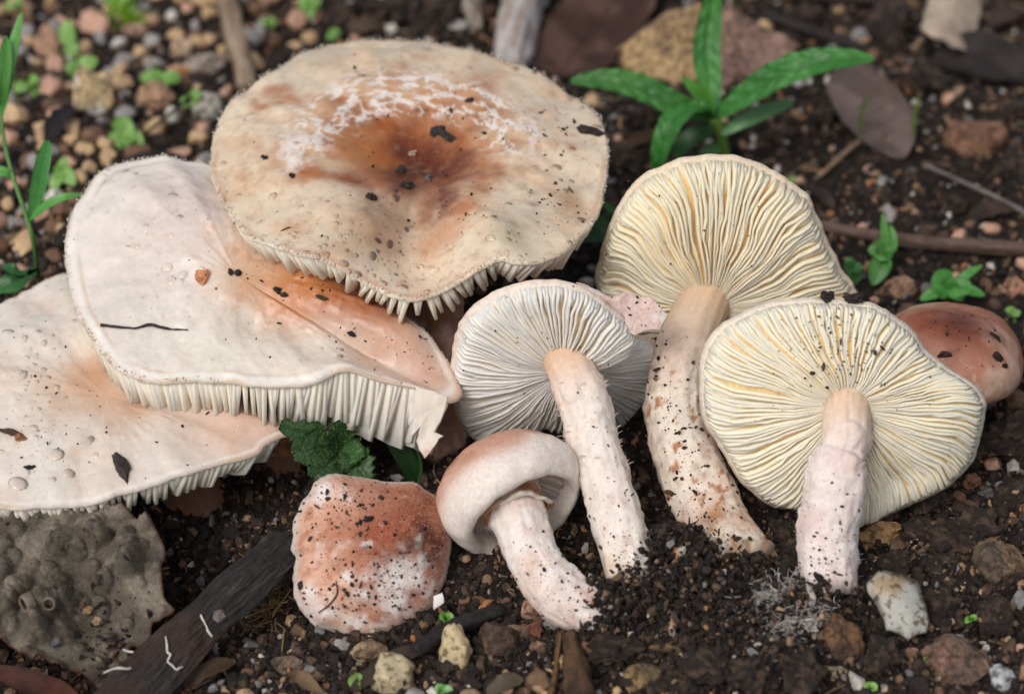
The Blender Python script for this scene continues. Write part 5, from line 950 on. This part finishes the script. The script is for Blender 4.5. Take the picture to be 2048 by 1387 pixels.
def crust(surf, n, pick, label, seed, size=(.02, .07)):      # crumbs stuck onto a stem's end
    r = np.random.default_rng(seed); idx = np.where(pick(surf))[0]; i = r.choice(idx, n); P = surf.P[i]+surf.N[i]*r.uniform(-.02, .07, (n, 1)); s = size[0]*(size[1]/size[0])**(r.uniform(size=n)**1.5)
    V, F, C = batch(P, s[:, None]*r.uniform(.6, 1.35, (n, 3)), pal(n, (.45, .3, .12, .05, .03, .02, .01, .01, .01))*.85); return solo('soil_crust', V, F, MAT['crumb'], label, 'soil', kind='stuff', col=C, smooth=False)
crust(ss9, 700, lambda s: s.x > 1186+12*np.sin(s.y*.15), 'black soil stuck on the end of the bent button stem', 5)
crust(ss5, 240, lambda s: s.y > 1085+15*np.sin(s.x*.2), 'soil stuck round the foot of the dirty curved stem', 6, (.02, .06))
crust(ss4, 260, lambda s: (s.y > 1120+14*np.sin(s.x*.3)) & (s.x > 1262), 'soil stuck to the foot of the slender shaggy stem', 7, (.02, .05))
# white mould threads
src = []
for i in range(620):
    t = rng.uniform(); x, y = [(1540+110*t, 1290-65*t), (1500+90*t, 1215-45*t), (1590+30*t, 1190-10*t)][rng.choice(3, p=[.6, .3, .1])]; src.append(GG(x+rng.normal()*14, y+rng.normal()*13)+np.array([0, 0, .05+abs(rng.normal(0, .09))]))
V, F, C = fibres(620, .08, .26, .0055, [srgb(226, 218, 212), srgb(206, 196, 188), srgb(236, 232, 228)], src)
n_ = 1500; q = np.array(src)[rng.integers(0, len(src), n_)]+rng.normal(0, .05, (n_, 3)); q[:, 2] = gz(q[:, 0], q[:, 1])+rng.uniform(.02, .12, n_)
V2, F2, C2 = batch(q, rng.uniform(.012, .05, n_), np.repeat(srgb(196, 186, 178)[None], n_, 0)*rng.uniform(.6, 1.15, (n_, 1)))
F = np.vstack([F[:, [0, 1, 2]], F[:, [0, 2, 3]], F2+len(V)])
solo('white_mould', np.vstack([V, V2]), F, MAT['flake'], 'cottony white mould threads on the soil below the woolly stem', 'mould', kind='stuff', col=np.vstack([C, C2]))

specks(m1.surf, 260, [(1100, 260, 55, 40, 3), (1140, 410, 40, 22, 2), (880, 330, 90, 60, 3), (830, 340, 260, 150, 4), (900, 430, 60, 20, 1)], 'dark soil specks sprinkled over the broad rust centred cap', (.007, .032), 11)
specks(m2.surf, 170, [(560, 570, 110, 60, 2), (740, 660, 90, 50, 3), (400, 520, 160, 110, 2), (850, 740, 40, 30, 1)], 'dark soil specks scattered on the folded white cap', (.006, .028), 12)
specks(m3.surf, 120, [(60, 870, 50, 40, 2), (200, 850, 160, 90, 3), (60, 650, 50, 50, 1)], 'dark soil specks scattered on the wide flat cap', (.006, .028), 13)
specks(m8.surf, 800, [(700, 1010, 60, 30, 3), (745, 1090, 80, 75, 4), (680, 1190, 50, 45, 2), (800, 1190, 50, 40, 2)], 'black soil specks all over the scurfy pink cap', (.006, .032), 14)
specks(sf9, 330, [(960, 940, 45, 40, 3), (1060, 900, 60, 25, 2), (930, 1010, 25, 40, 1.5), (1090, 920, 40, 20, 1)], 'black soil specks dotting the button cap', (.007, .034), 15)
specks(sf7, 60, [(1920, 650, 60, 25, 2), (1960, 720, 40, 50, 1)], 'dark specks on the red brown cap', (.008, .03), 16)
specks(ss9, 260, [(1130, 1180, 40, 35, 3), (1080, 1120, 25, 40, 1.5), (1180, 1205, 25, 25, 2)], 'soil specks along the bent button stem', (.005, .026), 17)
specks(ss5, 400, [(1350, 740, 30, 40, 2), (1345, 850, 32, 60, 3), (1380, 940, 35, 45, 3), (1430, 1040, 35, 40, 3)], 'soil specks thick along the dirty curved stem', (.005, .038), 18)
specks(ss4, 150, [(1190, 900, 30, 90, 1), (1235, 1060, 30, 60, 3), (1265, 1130, 25, 30, 2)], 'soil specks on the slender shaggy stem', (.006, .026), 19)
specks(ss6, 110, [(1660, 1120, 32, 45, 3), (1670, 1000, 30, 60, 1)], 'soil specks on the woolly white stem', (.007, .032), 20)
gs6 = Surf(m6.under+m6.UN*.17, m6.UN); gs5 = Surf(m5.under+m5.UN*.22, m5.UN); gs4 = Surf(m4.under+m4.UN*.17, m4.UN)
specks(Surf(np.array([v.co[:] for v in fl.data.vertices])+ORIG[fl.parent.parent.name], np.repeat(nz(CAM)[None], len(fl.data.vertices), 0)), 40, [(1275, 625, 30, 16, 1)], 'dark specks on the curled flap', (.006, .022), 24)
specks(gs6, 230, [(1680, 690, 60, 45, 3), (1700, 720, 130, 80, 1.5)], 'black specks caught on the cream gills', (.006, .026), 21)
specks(gs5, 40, [(1400, 480, 120, 90, 1)], 'black specks caught on the straw yellow gills', (.006, .022), 22)
specks(gs4, 36, [(1080, 680, 80, 60, 1)], 'black specks caught on the cool white gills', (.006, .022), 23)
drops(m1.surf, 460, [(690, 500, 70, 40, 3), (960, 520, 75, 35, 3), (830, 560, 60, 20, 1), (470, 420, 30, 50, 1), (560, 480, 40, 15, 1), (840, 440, 200, 40, 1), (1150, 300, 40, 90, .7), (800, 130, 170, 30, .8), (520, 210, 60, 50, .6)], 'clear water beads on the broad rust centred cap', (.02, .10), 31)
drops(m2.surf, 170, [(270, 390, 45, 50, 3), (300, 490, 40, 50, 2), (220, 360, 25, 30, 1), (340, 560, 40, 40, .8), (560, 700, 70, 20, .8)], 'clear water beads on the folded white cap', (.016, .13), 32)
drops(m3.surf, 120, [(60, 700, 50, 50, 3), (80, 830, 50, 30, 1), (90, 930, 60, 25, 1), (40, 890, 40, 40, 1)], 'clear water beads on the wide flat cap', (.016, .15), 33)
def rim_beads(c, n, keep, label, seed):
    r = np.random.default_rng(seed); rim = c.top[-1]; x, y, _ = proj(rim); idx = np.where(keep(x, y))[0]; i = r.choice(idx, n); P = rim[i]+nz(rim[i]-c.P0)*r.uniform(-.03, .06, (n, 1))+c.n*r.uniform(-.02, .04, (n, 1)); s = r.uniform(.008, .026, n)
    V, F, C = batch(P, s*.8, np.repeat(srgb(240, 232, 220)[None], n, 0)); solo('rim_granules', V, F, MAT['flake'], label, 'granules', kind='stuff', col=C)
rim_beads(m1, 620, lambda x, y: x > 0, 'fine pale granules along the broad cap rim', 41); rim_beads(m2, 300, lambda x, y: (x < 450), 'fine pale granules along the folded white cap rim', 42)
# litter lying on the caps, each piece a thing
def chip(surf, px, py, L, W, H, colr, label, ang=0.0, seed=1, name='bark_crumb', cat='debris', shape=None, mat=None, lift=.5):
    p, n = surf.at(px, py); x = nz(RT*math.cos(ang)+UP*math.sin(ang)); x = nz(x-n*(x@n)); y = np.cross(n, x); V, F = shape or rock_shape(seed+500, ICO3, cuts=8, rough=.35, freq=2.2)
    Wd = p+V[:, :1]*x*L+V[:, 1:2]*y*W+(V[:, 2:]*H+H*lift)*n
    c = np.repeat(np.asarray(colr)[None], len(V), 0)*(1+.5*fbm(V*3, 2, seed))[:, None]; return solo(name, Wd, F, mat or MAT['speck'], label, cat, col=c, smooth=False)
BK = srgb(38, 28, 24)
chip(m1.surf, 1180, 262, .27, .10, .07, BK, 'black bark crumb at the upper edge of the broad cap', -.25, 1)
chip(m1.surf, 890, 268, .26, .08, .05, BK, 'black bark splinter stuck in the rust brown centre', -.7, 2); chip(m1.surf, 872, 258, .14, .12, .05, BK, 'black wet flake beside the bark splinter on rust centre', .2, 3)
chip(m1.surf, 806, 338, .085, .085, .08, srgb(40, 34, 36), 'round black soil grain in the rust brown centre', 0, 4, 'soil_grain'); chip(m1.surf, 856, 353, .07, .07, .06, srgb(92, 88, 92), 'grey soil grain in the rust brown centre', 0, 5, 'soil_grain')
chip(m1.surf, 815, 368, .13, .09, .07, srgb(46, 38, 40), 'black clotted soil grain below the rust brown centre', .5, 6, 'soil_grain'); chip(m1.surf, 822, 303, .07, .05, .05, srgb(170, 150, 128), 'pale sand grain on the rust brown centre', .5, 7, 'sand_grain')
chip(m1.surf, 745, 393, .10, .06, .07, BK, 'black pointed soil grain on the folded front of the broad cap', -.5, 8, 'soil_grain'); chip(m1.surf, 580, 348, .055, .05, .05, BK, 'black round soil grain on the bare pale side of the broad cap', 0, 9, 'soil_grain'); chip(m1.surf, 531, 314, .05, .04, .04, BK, 'tiny black soil grain above the round one on the pale cap side', 0, 10, 'soil_grain')
chip(m1.surf, 936, 198, .09, .05, .05, srgb(60, 36, 28), 'brown soil grain among the pale cracks of the broad cap', .6, 11, 'soil_grain')
chip(m1.surf, 575, 455, .10, .014, .014, BK, 'black needle fragment near the wet front rim', .5, 12, 'needle')
chip(m2.surf, 402, 552, .12, .16, .10, srgb(206, 140, 104), 'orange brown mushroom crumb on the folded white cap', .2, 13, 'mushroom_crumb', mat=MAT['stem'])
chip(m2.surf, 476, 541, .06, .06, .06, srgb(30, 28, 30), 'round black seed on the folded white cap', 0, 14, 'seed', shape=ICO3); chip(m2.surf, 460, 540, .05, .07, .05, srgb(40, 32, 30), 'black grain beside the round seed', .4, 15, 'soil_grain')
chip(m2.surf, 552, 576, .06, .09, .06, BK, 'black clotted grain on the orange flush', .8, 16, 'soil_grain'); chip(m2.surf, 566, 586, .07, .06, .06, BK, 'black shiny grain touching the clotted one on orange flush', .2, 17, 'soil_grain'); chip(m2.surf, 640, 592, .13, .04, .04, srgb(58, 54, 32), 'olive brown leaf scrap on the orange flush', -.4, 18, 'leaf_scrap')
chip(m2.surf, 700, 670, .10, .05, .05, BK, 'flat black grain on the orange flush near the torn edge', -.3, 19, 'soil_grain')
p_ = [m2.surf.at(x, y) for x, y in [(204, 646), (235, 650), (270, 652), (300, 647), (322, 652), (345, 654), (374, 656)]]
V, F, _, _ = tube([a+b*.035 for a, b in p_], [.03, .018, .020, .026, .028, .016, .010], 60, 8, disp=lambda g, u, th: .010*fbm(g*9, 2, 4)); solo('twig', V, F, MAT['speck'], 'thin black twig lying on the folded white cap', 'twig', col=np.repeat(srgb(52, 42, 38)[None], len(V), 0))
chip(m3.surf, 246, 935, .30, .12, .07, srgb(58, 48, 42), 'dark bark flake lying on the wide flat cap rim', -1.25, 20, 'bark_flake', 'bark'); chip(m3.surf, 22, 862, .24, .08, .08, srgb(70, 50, 36), 'brown bark crumb on the wide flat cap', -.6, 21); chip(m3.surf, 40, 872, .10, .07, .06, srgb(140, 92, 52), 'rusty crumb beside the brown bark crumb', 0, 22); chip(m3.surf, 62, 930, .09, .04, .03, BK, 'small black crumb on the pale wide flat cap', .2, 23)
s6 = Surf(m6.top, -m6.N); 
for i, (x, y, l) in enumerate([(1655, 602, 'black soil lump on the crest of the cream gilled cap'), (1708, 600, 'broad black soil smear crumb on the cream gilled crest')]):
    q = m6.rim_mid[np.argmin((proj(m6.rim_mid)[0]-x)**2+(proj(m6.rim_mid)[1]-y)**2)]; V, F = rock_shape(560+i, ICO3, cuts=4, rough=.5, freq=2.5); solo('soil_lump', q+V*np.array([.12+.05*i, .09, .09])+np.array([0, -.02, .05]), F, MAT['speck'], l, 'debris', col=np.repeat(BK[None], len(V), 0), smooth=False)
chip(sf7, 1885, 708, .11, .06, .05, srgb(44, 30, 28), 'dark oval pellet on the red brown cap', 0, 24, 'pellet'); chip(sf7, 1998, 712, .13, .07, .04, BK, 'black flake on the veined side of the red brown cap', -.6, 25); chip(sf7, 1990, 668, .13, .04, .03, BK, 'black sliver above the flake on the red brown cap', -.7, 26); chip(sf7, 2014, 732, .06, .05, .04, BK, 'black dot below the flake on the red brown cap', 0, 27)
chip(sf9, 920, 930, .10, .06, .04, srgb(58, 44, 36), 'brown bark scale on the button cap', .7, 28); chip(sf9, 918, 955, .13, .025, .025, BK, 'black splinter leaning on the button cap', 1.0, 29, 'splinter'); chip(sf9, 940, 942, .16, .028, .028, BK, 'straight black splinter upright on the button cap', 1.55, 30, 'splinter'); chip(sf9, 912, 1025, .08, .04, .03, BK, 'black flake low on the white side of the button cap', .5, 31); chip(sf9, 1057, 881, .05, .05, .05, srgb(190, 160, 120), 'tan sand grain on top of the button cap', 0, 32, 'sand_grain')
chip(m8.surf, 740, 1035, .11, .04, .04, BK, 'black bark sliver above the rust centre of the pink cap', .3, 33); chip(m8.surf, 598, 1168, .09, .06, .04, srgb(44, 38, 38), 'dark square flake at the broken margin of the pink cap', .8, 34); chip(m8.surf, 728, 1086, .05, .04, .06, srgb(214, 204, 196), 'white sand grain on the scurfy pink cap', 0, 35, 'sand_grain')
p_ = [m8.surf.at(x, y) for x, y in [(668, 1158), (670, 1185), (655, 1210), (634, 1225)]]
V, F, _, _ = tube([a+b*.02 for a, b in p_], [.008, .013, .013, .010], 40, 6); solo('needle', V, F, MAT['speck'], 'curved dark fibre lying on the scurfy pink cap', 'debris', col=np.repeat(srgb(60, 40, 34)[None], len(V), 0))
# grit on the warty leaf
specks(mw.surf, 160, [(190, 1240, 40, 45, 3), (230, 1290, 30, 30, 2), (100, 1150, 110, 70, 1)], 'tan and brown grit lying in the dips of the warty grey leaf', (.014, .06), 51)
for i, (x, y, w, c_, l) in enumerate([(178, 1222, .10, srgb(168, 132, 92), 'tan grain on the warty grey leaf'), (192, 1240, .09, srgb(186, 158, 124), 'pale tan grain beside another on the warty grey leaf'), (118, 1284, .10, srgb(110, 108, 112), 'blue grey grain on the warty grey leaf'), (438, 1228, .12, srgb(128, 118, 108), 'small square grey stone chip on the bark strip')]):
    if i < 3: chip(mw.surf, x, y, w, w*.8, w*.7, c_, l, .3, 60+i, 'grit_grain', 'stone', mat=MAT['stone'])
    else: chip(Surf(top, np.repeat(nor[:, None], nv, 1)), x, y, w, w*.8, w*.4, c_, l, .3, 63, 'stone_chip', 'stone', mat=MAT['stone'])
